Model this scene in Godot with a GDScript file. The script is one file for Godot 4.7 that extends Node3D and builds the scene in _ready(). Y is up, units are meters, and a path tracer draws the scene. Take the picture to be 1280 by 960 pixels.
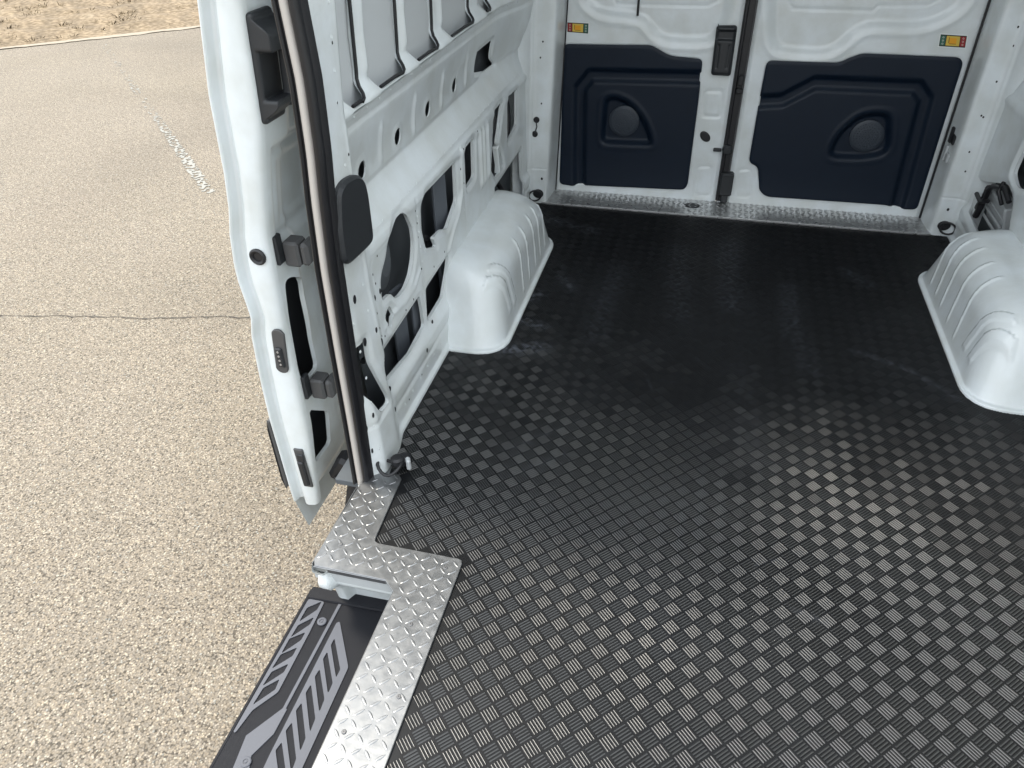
extends Node3D
# Interior of a white cargo van seen through its sliding-door opening, on a chip-seal parking lot.
# Axes: +x towards the van's far wall, -z towards the rear doors, y = 0 on the load floor; the ground lies at y = GROUND.
const GROUND := -0.70

var hole_oval := PackedVector2Array([Vector2(-0.620, 0.556), Vector2(-0.655, 0.526), Vector2(-0.676, 0.486), Vector2(-0.676, 0.445), Vector2(-0.658, 0.405), Vector2(-0.628, 0.374), Vector2(-0.586, 0.358), Vector2(-0.538, 0.359), Vector2(-0.516, 0.366), Vector2(-0.491, 0.397), Vector2(-0.440, 0.403), Vector2(-0.444, 0.449), Vector2(-0.460, 0.470), Vector2(-0.490, 0.490), Vector2(-0.514, 0.520), Vector2(-0.543, 0.546), Vector2(-0.580, 0.558)])
var hole_bay := PackedVector2Array([Vector2(-0.787, 0.540), Vector2(-1.066, 0.529), Vector2(-1.058, 0.414), Vector2(-0.949, 0.368), Vector2(-0.906, 0.387), Vector2(-0.819, 0.396), Vector2(-0.839, 0.360), Vector2(-0.767, 0.390), Vector2(-0.750, 0.453), Vector2(-0.760, 0.514)])
var hole_slot := PackedVector2Array([Vector2(-1.178, 0.538), Vector2(-1.269, 0.539), Vector2(-1.257, 0.418), Vector2(-1.172, 0.412)])
var hole_tall := PackedVector2Array([Vector2(-1.534, 0.550), Vector2(-1.647, 0.551), Vector2(-1.592, 0.474), Vector2(-1.552, 0.428), Vector2(-1.615, 0.361), Vector2(-1.634, 0.314), Vector2(-1.526, 0.310), Vector2(-1.476, 0.359)])
var hole_rear := PackedVector2Array([Vector2(-1.731, 0.545), Vector2(-1.870, 0.537), Vector2(-1.862, 0.406), Vector2(-1.716, 0.380)])
var hole_corner := PackedVector2Array([Vector2(-1.510, 0.272), Vector2(-1.924, 0.277), Vector2(-1.944, 0.064), Vector2(-1.586, 0.210)])
var hole_low_small := PackedVector2Array([Vector2(-0.735, 0.268), Vector2(-0.943, 0.274), Vector2(-0.927, 0.239), Vector2(-0.863, 0.173), Vector2(-0.723, 0.169)])
var hole_low_long := PackedVector2Array([Vector2(-0.339, 0.278), Vector2(-0.400, 0.267), Vector2(-0.674, 0.275), Vector2(-0.683, 0.234), Vector2(-0.687, 0.171), Vector2(-0.561, 0.159), Vector2(-0.363, 0.187), Vector2(-0.339, 0.232)])
var hole_pillar := PackedVector2Array([Vector2(-0.197, 0.393), Vector2(-0.242, 0.392), Vector2(-0.233, 0.337), Vector2(-0.250, 0.289), Vector2(-0.297, 0.178), Vector2(-0.255, 0.182), Vector2(-0.197, 0.291), Vector2(-0.187, 0.341)])
var hole_key := PackedVector2Array([Vector2(-0.439, 0.351), Vector2(-0.465, 0.364), Vector2(-0.476, 0.344), Vector2(-0.464, 0.306), Vector2(-0.442, 0.327)])
var plug_spots := PackedVector2Array([Vector2(-0.248, 0.514), Vector2(-0.316, 0.391), Vector2(-0.335, 0.343), Vector2(-0.251, 0.398), Vector2(-0.370, 0.447), Vector2(-0.419, 0.438), Vector2(-0.742, 0.150), Vector2(-0.650, 0.108), Vector2(-0.362, 0.177), Vector2(-0.353, 0.115), Vector2(-0.225, 0.198), Vector2(-0.212, 0.089)])
var slot_spots := PackedVector2Array([Vector2(-1.240, 0.715), Vector2(-0.989, 0.716), Vector2(-0.751, 0.713), Vector2(-0.516, 0.709)])
var hole_upper := PackedVector2Array([Vector2(-1.498, 0.752), Vector2(-1.682, 0.751), Vector2(-1.674, 0.691), Vector2(-1.715, 0.667), Vector2(-1.617, 0.671), Vector2(-1.489, 0.697)])
var pad_shape := PackedVector2Array([Vector2(-0.200, 0.780), Vector2(-0.235, 0.792), Vector2(-0.291, 0.785), Vector2(-0.326, 0.765), Vector2(-0.334, 0.726), Vector2(-0.330, 0.621), Vector2(-0.308, 0.611), Vector2(-0.203, 0.618), Vector2(-0.176, 0.634), Vector2(-0.179, 0.704)])
var trim_l := PackedVector2Array([Vector2(-0.761, 0.643), Vector2(-0.402, 0.650), Vector2(-0.373, 0.636), Vector2(-0.324, 0.613), Vector2(-0.194, 0.605), Vector2(-0.190, 0.474), Vector2(-0.190, 0.079), Vector2(-0.204, 0.056), Vector2(-0.665, 0.042), Vector2(-0.698, 0.034), Vector2(-0.769, 0.040)])
var trench_l := PackedVector2Array([Vector2(-0.675, 0.002), Vector2(-0.686, 0.470), Vector2(-0.643, 0.524), Vector2(-0.175, 0.534)])
var pocket_l := PackedVector2Array([Vector2(-0.584, 0.431), Vector2(-0.540, 0.448), Vector2(-0.469, 0.423), Vector2(-0.405, 0.358), Vector2(-0.362, 0.271), Vector2(-0.364, 0.242), Vector2(-0.568, 0.237), Vector2(-0.590, 0.257)])
var speaker_l := PackedVector2Array([Vector2(-0.493, 0.338)])
var sticker_l := PackedVector2Array([Vector2(-0.754, 0.727), Vector2(-0.660, 0.725), Vector2(-0.660, 0.681), Vector2(-0.753, 0.685)])
var grip_l := PackedVector2Array([Vector2(-0.157, 0.732), Vector2(-0.078, 0.734), Vector2(-0.076, 0.546), Vector2(-0.154, 0.547)])
var plug_l := PackedVector2Array([Vector2(-0.143, 0.295)])
var press_l := PackedVector2Array([Vector2(-0.168, 0.480), Vector2(-0.099, 0.484), Vector2(-0.093, 0.380), Vector2(-0.164, 0.378)])
var press_l2 := PackedVector2Array([Vector2(-0.160, 0.161), Vector2(-0.099, 0.168), Vector2(-0.088, 0.033), Vector2(-0.154, 0.033)])
var upper_l := PackedVector2Array([Vector2(-0.687, 0.807), Vector2(-0.628, 0.762), Vector2(-0.468, 0.749), Vector2(-0.430, 0.733), Vector2(-0.388, 0.687), Vector2(-0.340, 0.666), Vector2(-0.166, 0.669), Vector2(-0.124, 0.745), Vector2(-0.126, 0.818)])
var upline_l := PackedVector2Array([Vector2(-0.565, 0.809), Vector2(-0.559, 0.793), Vector2(-0.202, 0.794), Vector2(-0.152, 0.818)])
var trim_r := PackedVector2Array([Vector2(0.053, 0.601), Vector2(0.065, 0.609), Vector2(0.320, 0.611), Vector2(0.354, 0.630), Vector2(0.396, 0.648), Vector2(0.736, 0.646), Vector2(0.754, 0.628), Vector2(0.761, 0.046), Vector2(0.688, 0.042), Vector2(0.638, 0.056), Vector2(0.151, 0.053), Vector2(0.117, 0.077), Vector2(0.094, 0.182), Vector2(0.052, 0.200), Vector2(0.051, 0.479)])
var trench_r := PackedVector2Array([Vector2(0.010, 0.447), Vector2(0.138, 0.460), Vector2(0.250, 0.532), Vector2(0.622, 0.533), Vector2(0.664, 0.490), Vector2(0.685, 0.001)])
var pocket_r := PackedVector2Array([Vector2(0.358, 0.266), Vector2(0.381, 0.346), Vector2(0.437, 0.415), Vector2(0.486, 0.432), Vector2(0.537, 0.434), Vector2(0.565, 0.413), Vector2(0.591, 0.301), Vector2(0.574, 0.261), Vector2(0.498, 0.241), Vector2(0.379, 0.237)])
var speaker_r := PackedVector2Array([Vector2(0.493, 0.333)])
var sticker_r := PackedVector2Array([Vector2(0.647, 0.724), Vector2(0.743, 0.721), Vector2(0.750, 0.674), Vector2(0.653, 0.677)])
var upper_r := PackedVector2Array([Vector2(0.031, 0.822), Vector2(0.056, 0.681), Vector2(0.095, 0.643), Vector2(0.228, 0.639), Vector2(0.295, 0.650), Vector2(0.374, 0.744), Vector2(0.587, 0.746), Vector2(0.671, 0.788), Vector2(0.703, 0.835)])
var upline_r := PackedVector2Array([Vector2(0.086, 0.823), Vector2(0.118, 0.791), Vector2(0.404, 0.790), Vector2(0.412, 0.807), Vector2(0.584, 0.814), Vector2(0.621, 0.834)])
var press_r := PackedVector2Array([Vector2(0.014, 0.160), Vector2(0.067, 0.167), Vector2(0.083, 0.041), Vector2(0.022, 0.042)])
var gap_l := PackedVector2Array([Vector2(-0.056, 0.820), Vector2(-0.059, 0.245), Vector2(-0.062, 0.029)])
var edge_r := PackedVector2Array([Vector2(-0.017, 0.821), Vector2(-0.022, 0.033)])
var edge_out_r := PackedVector2Array([Vector2(0.787, 0.837), Vector2(0.788, 0.026)])
var edge_out_l := PackedVector2Array([Vector2(-0.791, 0.805), Vector2(-0.799, 0.020)])
var latch := PackedVector2Array([Vector2(-0.054, 0.148), Vector2(-0.000, 0.151), Vector2(0.005, 0.051), Vector2(-0.049, 0.047)])
var latch_pin := PackedVector2Array([Vector2(-0.092, 0.243), Vector2(-0.042, 0.266)])
var mid_seal_r := PackedVector2Array([Vector2(0.780, 0.837)])
var gap_dark := PackedVector2Array([Vector2(-0.049, 0.820), Vector2(-0.027, 0.820), Vector2(-0.031, 0.550), Vector2(-0.043, 0.514)])
var r_cavity := PackedVector2Array([Vector2(-1.967, 0.257), Vector2(-1.728, 0.338), Vector2(-1.657, 0.329), Vector2(-1.620, 0.295), Vector2(-1.569, 0.216), Vector2(-1.750, 0.132), Vector2(-1.977, 0.143), Vector2(-1.996, 0.252)])
var r_open := PackedVector2Array([Vector2(-1.726, 0.387), Vector2(-1.713, 0.487), Vector2(-1.647, 0.535), Vector2(-1.484, 0.412), Vector2(-1.658, 0.365)])
var r_box := PackedVector2Array([Vector2(-1.982, 0.134), Vector2(-1.814, 0.283), Vector2(-1.665, 0.241), Vector2(-1.766, 0.134)])
var r_cable := PackedVector2Array([Vector2(-1.919, 0.180), Vector2(-1.838, 0.224), Vector2(-1.858, 0.262), Vector2(-1.830, 0.297), Vector2(-1.753, 0.319), Vector2(-1.721, 0.340), Vector2(-1.642, 0.326)])
var r_edge := PackedVector2Array([Vector2(-1.967, 0.257), Vector2(-1.728, 0.338), Vector2(-2.176, 0.426), Vector2(-1.925, 0.501), Vector2(-2.464, 0.794)])
var rribs70 := PackedVector2Array([Vector2(-1.506, 0.028), Vector2(-1.531, 0.137), Vector2(-1.436, 0.091), Vector2(-1.480, 0.182), Vector2(-1.371, 0.050), Vector2(-1.407, 0.209), Vector2(-1.261, 0.047), Vector2(-1.289, 0.224), Vector2(-1.150, 0.046), Vector2(-1.177, 0.215), Vector2(-1.085, 0.088), Vector2(-1.057, 0.155), Vector2(-1.022, 0.025), Vector2(-0.978, 0.100)])
var rribs74 := PackedVector2Array([Vector2(-1.626, -0.034), Vector2(-1.653, 0.081), Vector2(-1.553, 0.032), Vector2(-1.599, 0.127), Vector2(-1.485, -0.011), Vector2(-1.522, 0.156), Vector2(-1.370, -0.013), Vector2(-1.399, 0.172), Vector2(-1.253, -0.015), Vector2(-1.281, 0.162), Vector2(-1.185, 0.029), Vector2(-1.156, 0.099), Vector2(-1.119, -0.037), Vector2(-1.073, 0.042)])
var lribs := PackedVector2Array([Vector2(-1.973, -0.128), Vector2(-1.801, -0.069), Vector2(-1.647, -0.032), Vector2(-1.475, 0.007), Vector2(-1.307, 0.040)])
var tread_comb := PackedVector2Array([Vector2(-0.9700, 0.0585), Vector2(-0.9268, 0.0577), Vector2(-0.9232, 0.1456), Vector2(-0.9213, 0.3076), Vector2(-0.9560, 0.3600), Vector2(-0.9655, 0.4150), Vector2(-0.9710, 0.4150)])
var tread_comb_slots := [PackedVector2Array([Vector2(-0.9339, 0.0580), Vector2(-0.9343, 0.0841), Vector2(-0.9623, 0.1271), Vector2(-0.9617, 0.0840)]), PackedVector2Array([Vector2(-0.9317, 0.1050), Vector2(-0.9322, 0.1276), Vector2(-0.9616, 0.1721), Vector2(-0.9600, 0.1361)]), PackedVector2Array([Vector2(-0.9327, 0.1497), Vector2(-0.9333, 0.1733), Vector2(-0.9622, 0.2174), Vector2(-0.9627, 0.1754)]), PackedVector2Array([Vector2(-0.9326, 0.1925), Vector2(-0.9327, 0.2163), Vector2(-0.9645, 0.2586), Vector2(-0.9623, 0.2192)]), PackedVector2Array([Vector2(-0.9322, 0.2366), Vector2(-0.9323, 0.2594), Vector2(-0.9636, 0.3031), Vector2(-0.9610, 0.2651)]), PackedVector2Array([Vector2(-0.9336, 0.2777), Vector2(-0.9306, 0.3034), Vector2(-0.9619, 0.3492), Vector2(-0.9593, 0.3059)])]
var tread_line := PackedVector2Array([Vector2(-0.8897, 0.0556), Vector2(-0.8817, 0.0551), Vector2(-0.8850, 0.3402), Vector2(-0.8926, 0.3389)])
var tread_patch := PackedVector2Array([Vector2(-0.9397, 0.4148), Vector2(-0.8980, 0.3485), Vector2(-0.8912, 0.3375), Vector2(-0.8817, 0.3394), Vector2(-0.8828, 0.3977), Vector2(-0.9057, 0.4511), Vector2(-0.8928, 0.4848), Vector2(-0.9288, 0.4935)])
var tread_leaf := PackedVector2Array([Vector2(-0.8707, 0.1080), Vector2(-0.8647, 0.1021), Vector2(-0.7917, 0.2129), Vector2(-0.7882, 0.5249), Vector2(-0.8658, 0.5245), Vector2(-0.8691, 0.4376)])
var tread_leaf_slots := [PackedVector2Array([Vector2(-0.8571, 0.1686), Vector2(-0.8570, 0.1485), Vector2(-0.8074, 0.2229), Vector2(-0.8085, 0.2439)]), PackedVector2Array([Vector2(-0.8592, 0.2064), Vector2(-0.8576, 0.1866), Vector2(-0.8100, 0.2581), Vector2(-0.8085, 0.2860)]), PackedVector2Array([Vector2(-0.8575, 0.2528), Vector2(-0.8549, 0.2325), Vector2(-0.8109, 0.2989), Vector2(-0.8082, 0.3306)]), PackedVector2Array([Vector2(-0.8595, 0.2945), Vector2(-0.8572, 0.2722), Vector2(-0.8103, 0.3454), Vector2(-0.8081, 0.3758)]), PackedVector2Array([Vector2(-0.8612, 0.3381), Vector2(-0.8573, 0.3179), Vector2(-0.8111, 0.3902), Vector2(-0.8090, 0.4194)]), PackedVector2Array([Vector2(-0.8611, 0.3851), Vector2(-0.8571, 0.3642), Vector2(-0.8100, 0.4351), Vector2(-0.8068, 0.4640)]), PackedVector2Array([Vector2(-0.8617, 0.4288), Vector2(-0.8573, 0.4096), Vector2(-0.8103, 0.4761), Vector2(-0.8060, 0.5079)])]

# ---------------------------------------------------------------- geometry collector
class Geo:
	var v := PackedVector3Array()
	var n := PackedVector3Array()
	var t := PackedVector2Array()
	var c := PackedColorArray()
	func tri(a: Vector3, b: Vector3, d: Vector3, na: Vector3, nb: Vector3, nd: Vector3, ua := Vector2.ZERO, ub := Vector2.ZERO, ud := Vector2.ZERO) -> void:
		if (b - a).cross(d - a).dot(na + nb + nd) > 0.0:
			v.append(a); v.append(d); v.append(b)
			n.append(na); n.append(nd); n.append(nb)
			t.append(ua); t.append(ud); t.append(ub)
		else:
			v.append(a); v.append(b); v.append(d)
			n.append(na); n.append(nb); n.append(nd)
			t.append(ua); t.append(ub); t.append(ud)
	func flat_quad(a: Vector3, b: Vector3, d: Vector3, e: Vector3, out_dir: Vector3) -> void:
		var m := (b - a).cross(e - a)
		if m.length_squared() < 1e-16:
			m = (d - b).cross(e - b)
		if m.length_squared() < 1e-16:
			return
		m = m.normalized()
		if m.dot(out_dir) < 0.0:
			m = -m
		tri(a, b, d, m, m, m, Vector2(0, 0), Vector2(1, 0), Vector2(1, 1))
		tri(a, d, e, m, m, m, Vector2(0, 0), Vector2(1, 1), Vector2(0, 1))
	# box with chamfered edges
	func box(at: Vector3, size: Vector3, bevel := 0.002, b := Basis.IDENTITY) -> void:
		var h := size * 0.5
		var e := minf(bevel, minf(h.x, minf(h.y, h.z)) * 0.9)
		var ax := [Vector3.RIGHT, Vector3.UP, Vector3.BACK]
		for i in 3:
			var j := (i + 1) % 3
			var k := (i + 2) % 3
			for s in [-1.0, 1.0]:
				var o: Vector3 = ax[i] * h[i] * s
				var p: Vector3 = ax[j] * (h[j] - e)
				var q: Vector3 = ax[k] * (h[k] - e)
				flat_quad(at + b * (o - p - q), at + b * (o + p - q), at + b * (o + p + q), at + b * (o - p + q), b * (ax[i] * s))
				for s2 in [-1.0, 1.0]:
					var A: Vector3 = ax[i] * h[i] * s + ax[j] * (h[j] - e) * s2
					var B: Vector3 = ax[i] * (h[i] - e) * s + ax[j] * h[j] * s2
					flat_quad(at + b * (A - q), at + b * (A + q), at + b * (B + q), at + b * (B - q), b * (ax[i] * s + ax[j] * s2))
		for sx in [-1.0, 1.0]:
			for sy in [-1.0, 1.0]:
				for sz in [-1.0, 1.0]:
					var P := Vector3(sx * h.x, sy * (h.y - e), sz * (h.z - e))
					var Q := Vector3(sx * (h.x - e), sy * h.y, sz * (h.z - e))
					var R := Vector3(sx * (h.x - e), sy * (h.y - e), sz * h.z)
					var m := b * Vector3(sx, sy, sz).normalized()
					tri(at + b * P, at + b * Q, at + b * R, m, m, m)
	func tube(path: PackedVector3Array, r: float, segs := 8, closed := false) -> void:
		var cnt := path.size()
		var rings := []
		var up := Vector3.UP
		for i in cnt:
			var a := path[(i - 1 + cnt) % cnt] if closed or i > 0 else path[i]
			var d := path[(i + 1) % cnt] if closed or i < cnt - 1 else path[i]
			var dir := (d - a).normalized()
			if i == 0:
				up = Vector3.UP if absf(dir.y) < 0.9 else Vector3.RIGHT
			var s := dir.cross(up).normalized()
			up = s.cross(dir).normalized()
			var ring := []
			for k in segs:
				var w := TAU * k / segs
				ring.append(s * cos(w) + up * sin(w))
			rings.append(ring)
		for i in (cnt if closed else cnt - 1):
			var i2 := (i + 1) % cnt
			for k in segs:
				var k2 := (k + 1) % segs
				var n0: Vector3 = rings[i][k]
				var n1: Vector3 = rings[i][k2]
				var n2: Vector3 = rings[i2][k2]
				var n3: Vector3 = rings[i2][k]
				tri(path[i] + n0 * r, path[i] + n1 * r, path[i2] + n2 * r, n0, n1, n2)
				tri(path[i] + n0 * r, path[i2] + n2 * r, path[i2] + n3 * r, n0, n2, n3)
		if not closed:
			for e in [0, cnt - 1]:
				var dirn := (path[0] - path[1]).normalized() if e == 0 else (path[cnt - 1] - path[cnt - 2]).normalized()
				for k in range(1, segs - 1):
					tri(path[e] + rings[e][0] * r, path[e] + rings[e][k] * r, path[e] + rings[e][k + 1] * r, dirn, dirn, dirn)
	# domed disc or short cylinder: profile of (radius, height) along the axis b.y
	func lathe(at: Vector3, prof: PackedVector2Array, b := Basis.IDENTITY, segs := 20, squash := 1.0) -> void:
		for i in prof.size() - 1:
			var p := prof[i]
			var q := prof[i + 1]
			var d := q - p
			var nn := Vector2(d.y, -d.x).normalized()
			for k in segs:
				var w0 := TAU * k / segs
				var w1 := TAU * (k + 1) / segs
				var e0 := Vector3(cos(w0), 0, sin(w0) * squash)
				var e1 := Vector3(cos(w1), 0, sin(w1) * squash)
				var n0 := (b * (e0 * nn.x + Vector3.UP * nn.y)).normalized()
				var n1 := (b * (e1 * nn.x + Vector3.UP * nn.y)).normalized()
				var a0 := at + b * (e0 * p.x + Vector3.UP * p.y)
				var a1 := at + b * (e1 * p.x + Vector3.UP * p.y)
				var b0 := at + b * (e0 * q.x + Vector3.UP * q.y)
				var b1 := at + b * (e1 * q.x + Vector3.UP * q.y)
				if p.x > 0.0:
					tri(a0, a1, b1, n0, n1, n1)
				if q.x > 0.0:
					tri(a0, b1, b0, n0, n1, n0)
	# flat outline in the plane (origin, ax, ay) pushed out by depth along az, with a chamfer
	func prism(poly: PackedVector2Array, o: Vector3, ax: Vector3, ay: Vector3, az: Vector3, depth: float, bevel := 0.0) -> void:
		var top := poly
		if bevel > 0.0:
			top = inset(poly, bevel)
		var P := []
		var Q := []
		var S := []
		for i in poly.size():
			P.append(o + ax * poly[i].x + ay * poly[i].y)
			Q.append(o + ax * poly[i].x + ay * poly[i].y + az * (depth - bevel))
			S.append(o + ax * top[i].x + ay * top[i].y + az * depth)
		var mid := Vector3.ZERO
		for q in S:
			mid += q / S.size()
		var ccw := 0.0
		for i in poly.size():
			ccw += poly[i].cross(poly[(i + 1) % poly.size()])
		for i in poly.size():
			var j := (i + 1) % poly.size()
			var e := poly[j] - poly[i]
			var no := Vector2(e.y, -e.x) * (1.0 if ccw > 0.0 else -1.0)
			var od := ax * no.x + ay * no.y
			flat_quad(P[i], P[j], Q[j], Q[i], od)
			if bevel > 0.0:
				flat_quad(Q[i], Q[j], S[j], S[i], od.normalized() + az)
		var ix := Geometry2D.triangulate_polygon(top)
		for i in range(0, ix.size(), 3):
			tri(S[ix[i]], S[ix[i + 1]], S[ix[i + 2]], az, az, az, top[ix[i]], top[ix[i + 1]], top[ix[i + 2]])
			tri(P[ix[i]], P[ix[i + 1]], P[ix[i + 2]], -az, -az, -az)
	static func inset(poly: PackedVector2Array, by: float) -> PackedVector2Array:
		var r := PackedVector2Array()
		var ccw := 0.0
		for i in poly.size():
			ccw += poly[i].cross(poly[(i + 1) % poly.size()])
		var s := 1.0 if ccw > 0.0 else -1.0
		for i in poly.size():
			var a := poly[(i - 1 + poly.size()) % poly.size()]
			var b := poly[i]
			var d := poly[(i + 1) % poly.size()]
			var n1 := Vector2(-(b - a).y, (b - a).x).normalized() * s
			var n2 := Vector2(-(d - b).y, (d - b).x).normalized() * s
			var m := (n1 + n2).normalized()
			r.append(b + m * by / maxf(0.4, m.dot(n1)))
		return r
	func mesh() -> ArrayMesh:
		var a := []
		a.resize(Mesh.ARRAY_MAX)
		a[Mesh.ARRAY_VERTEX] = v
		a[Mesh.ARRAY_NORMAL] = n
		a[Mesh.ARRAY_TEX_UV] = t
		if c.size() == v.size() and c.size() > 0:
			a[Mesh.ARRAY_COLOR] = c
		var m := ArrayMesh.new()
		m.add_surface_from_arrays(Mesh.PRIMITIVE_TRIANGLES, a)
		return m

# stamped sheet: a grid over (u, v) laid out by pos(u, v), cut where clip(u, v) < 0, its cut edges folded back by rim
func sheet(g: Geo, u0: float, u1: float, v0: float, v1: float, step: float, pos: Callable, face: Vector3, clip: Variant = null, rim := 0.0) -> void:
	var nu := maxi(1, ceili((u1 - u0) / step))
	var nv := maxi(1, ceili((v1 - v0) / step))
	var du := (u1 - u0) / nu
	var dv := (v1 - v0) / nv
	var w := nu + 1
	var P := PackedVector3Array()
	P.resize(w * (nv + 1))
	var C := PackedFloat32Array()
	C.resize(w * (nv + 1))
	C.fill(1.0)
	var cut := clip != null
	for j in nv + 1:
		for i in w:
			var uu := u0 + du * i
			var vv := v0 + dv * j
			P[j * w + i] = pos.call(uu, vv)
			if cut:
				var cv: float = clip.call(uu, vv)
				C[j * w + i] = cv if absf(cv) > 1e-5 else 1e-5
	var N := PackedVector3Array()
	N.resize(w * (nv + 1))
	for j in nv + 1:
		for i in w:
			var a := P[j * w + mini(i + 1, nu)] - P[j * w + maxi(i - 1, 0)]
			var b := P[mini(j + 1, nv) * w + i] - P[maxi(j - 1, 0) * w + i]
			var m := a.cross(b).normalized()
			N[j * w + i] = m if m.dot(face) >= 0.0 else -m
	for j in nv:
		for i in nu:
			var q := [j * w + i, j * w + i + 1, (j + 1) * w + i + 1, (j + 1) * w + i]
			var inside := 0
			for k in q:
				if C[k] > 0.0:
					inside += 1
			if inside == 0:
				continue
			if inside == 4:
				var ua := Vector2(u0 + du * i, v0 + dv * j)
				var ud := ua + Vector2(du, dv)
				g.tri(P[q[0]], P[q[1]], P[q[2]], N[q[0]], N[q[1]], N[q[2]], ua, Vector2(ud.x, ua.y), ud)
				g.tri(P[q[0]], P[q[2]], P[q[3]], N[q[0]], N[q[2]], N[q[3]], ua, ud, Vector2(ua.x, ud.y))
				continue
			var pp := PackedVector3Array()
			var pn := PackedVector3Array()
			var on_cut := []
			for k in 4:
				var a: int = q[k]
				var b: int = q[(k + 1) % 4]
				if C[a] > 0.0:
					pp.append(P[a]); pn.append(N[a]); on_cut.append(false)
				if (C[a] > 0.0) != (C[b] > 0.0):
					var f := C[a] / (C[a] - C[b])
					pp.append(P[a].lerp(P[b], f)); pn.append(N[a].lerp(N[b], f).normalized()); on_cut.append(true)
			var ca := Vector2(u0 + du * (i + 0.5), v0 + dv * (j + 0.5))
			for k in range(1, pp.size() - 1):
				g.tri(pp[0], pp[k], pp[k + 1], pn[0], pn[k], pn[k + 1], ca, ca, ca)
			if rim != 0.0:
				var mid := Vector3.ZERO
				for x in pp:
					mid += x / pp.size()
				for k in pp.size():
					var k2 := (k + 1) % pp.size()
					if on_cut[k] and on_cut[k2]:
						g.flat_quad(pp[k], pp[k2], pp[k2] - pn[k2] * rim, pp[k] - pn[k] * rim, (pp[k] + pp[k2]) * 0.5 - mid)

# surface nets over a signed-distance function
func net(g: Geo, lo: Vector3, hi: Vector3, cell: Vector3, f: Callable) -> void:
	var nx := ceili((hi.x - lo.x) / cell.x) + 1
	var ny := ceili((hi.y - lo.y) / cell.y) + 1
	var nz := ceili((hi.z - lo.z) / cell.z) + 1
	var D := PackedFloat32Array()
	D.resize(nx * ny * nz)
	for k in nz:
		for j in ny:
			for i in nx:
				D[(k * ny + j) * nx + i] = f.call(lo + Vector3(i, j, k) * cell)
	var at := {}
	var offs := [0, 1, nx, nx + 1, nx * ny, nx * ny + 1, nx * ny + nx, nx * ny + nx + 1]
	var cor := [Vector3(0, 0, 0), Vector3(1, 0, 0), Vector3(0, 1, 0), Vector3(1, 1, 0), Vector3(0, 0, 1), Vector3(1, 0, 1), Vector3(0, 1, 1), Vector3(1, 1, 1)]
	var edges := [[0, 1], [2, 3], [4, 5], [6, 7], [0, 2], [1, 3], [4, 6], [5, 7], [0, 4], [1, 5], [2, 6], [3, 7]]
	var V := PackedVector3Array()
	var N := PackedVector3Array()
	for k in nz - 1:
		for j in ny - 1:
			for i in nx - 1:
				var b := (k * ny + j) * nx + i
				var neg := 0
				for o in offs:
					if D[b + o] < 0.0:
						neg += 1
				if neg == 0 or neg == 8:
					continue
				var s := Vector3.ZERO
				var cnt := 0
				for e in edges:
					var a: float = D[b + offs[e[0]]]
					var d: float = D[b + offs[e[1]]]
					if (a < 0.0) != (d < 0.0):
						s += (cor[e[0]] as Vector3).lerp(cor[e[1]], a / (a - d))
						cnt += 1
				var p := lo + (Vector3(i, j, k) + s / cnt) * cell
				at[b] = V.size()
				V.append(p)
				var h := cell.x * 0.5
				var gr := Vector3(f.call(p + Vector3(h, 0, 0)) - f.call(p - Vector3(h, 0, 0)), f.call(p + Vector3(0, h, 0)) - f.call(p - Vector3(0, h, 0)), f.call(p + Vector3(0, 0, h)) - f.call(p - Vector3(0, 0, h)))
				N.append(gr.normalized())
	var stride := [1, nx, nx * ny]
	for k in range(1, nz - 1):
		for j in range(1, ny - 1):
			for i in range(1, nx - 1):
				var b := (k * ny + j) * nx + i
				for ax in 3:
					if (D[b] < 0.0) == (D[b + stride[ax]] < 0.0):
						continue
					var s1: int = stride[(ax + 1) % 3]
					var s2: int = stride[(ax + 2) % 3]
					var q := [b, b - s1, b - s1 - s2, b - s2]
					if not (at.has(q[0]) and at.has(q[1]) and at.has(q[2]) and at.has(q[3])):
						continue
					var a: int = at[q[0]]
					var c: int = at[q[1]]
					var d: int = at[q[2]]
					var e: int = at[q[3]]
					g.tri(V[a], V[c], V[d], N[a], N[c], N[d])
					g.tri(V[a], V[d], V[e], N[a], N[d], N[e])

func seg_d(p: Vector2, a: Vector2, b: Vector2) -> float:
	var e := b - a
	return (p - a - e * clampf((p - a).dot(e) / e.length_squared(), 0.0, 1.0)).length()
func line_d(p: Vector2, pts: PackedVector2Array) -> float:
	var m := 9.0
	for i in pts.size() - 1:
		m = minf(m, seg_d(p, pts[i], pts[i + 1]))
	return m
# distance to a closed outline, negative inside
func poly_d(p: Vector2, poly: PackedVector2Array) -> float:
	var m := 9.0
	for i in poly.size():
		m = minf(m, seg_d(p, poly[i], poly[(i + 1) % poly.size()]))
	return -m if Geometry2D.is_point_in_polygon(p, poly) else m
func bounds(poly: PackedVector2Array, by: float) -> Rect2:
	var r := Rect2(poly[0], Vector2.ZERO)
	for q in poly:
		r = r.expand(q)
	return r.grow(by)
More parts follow.
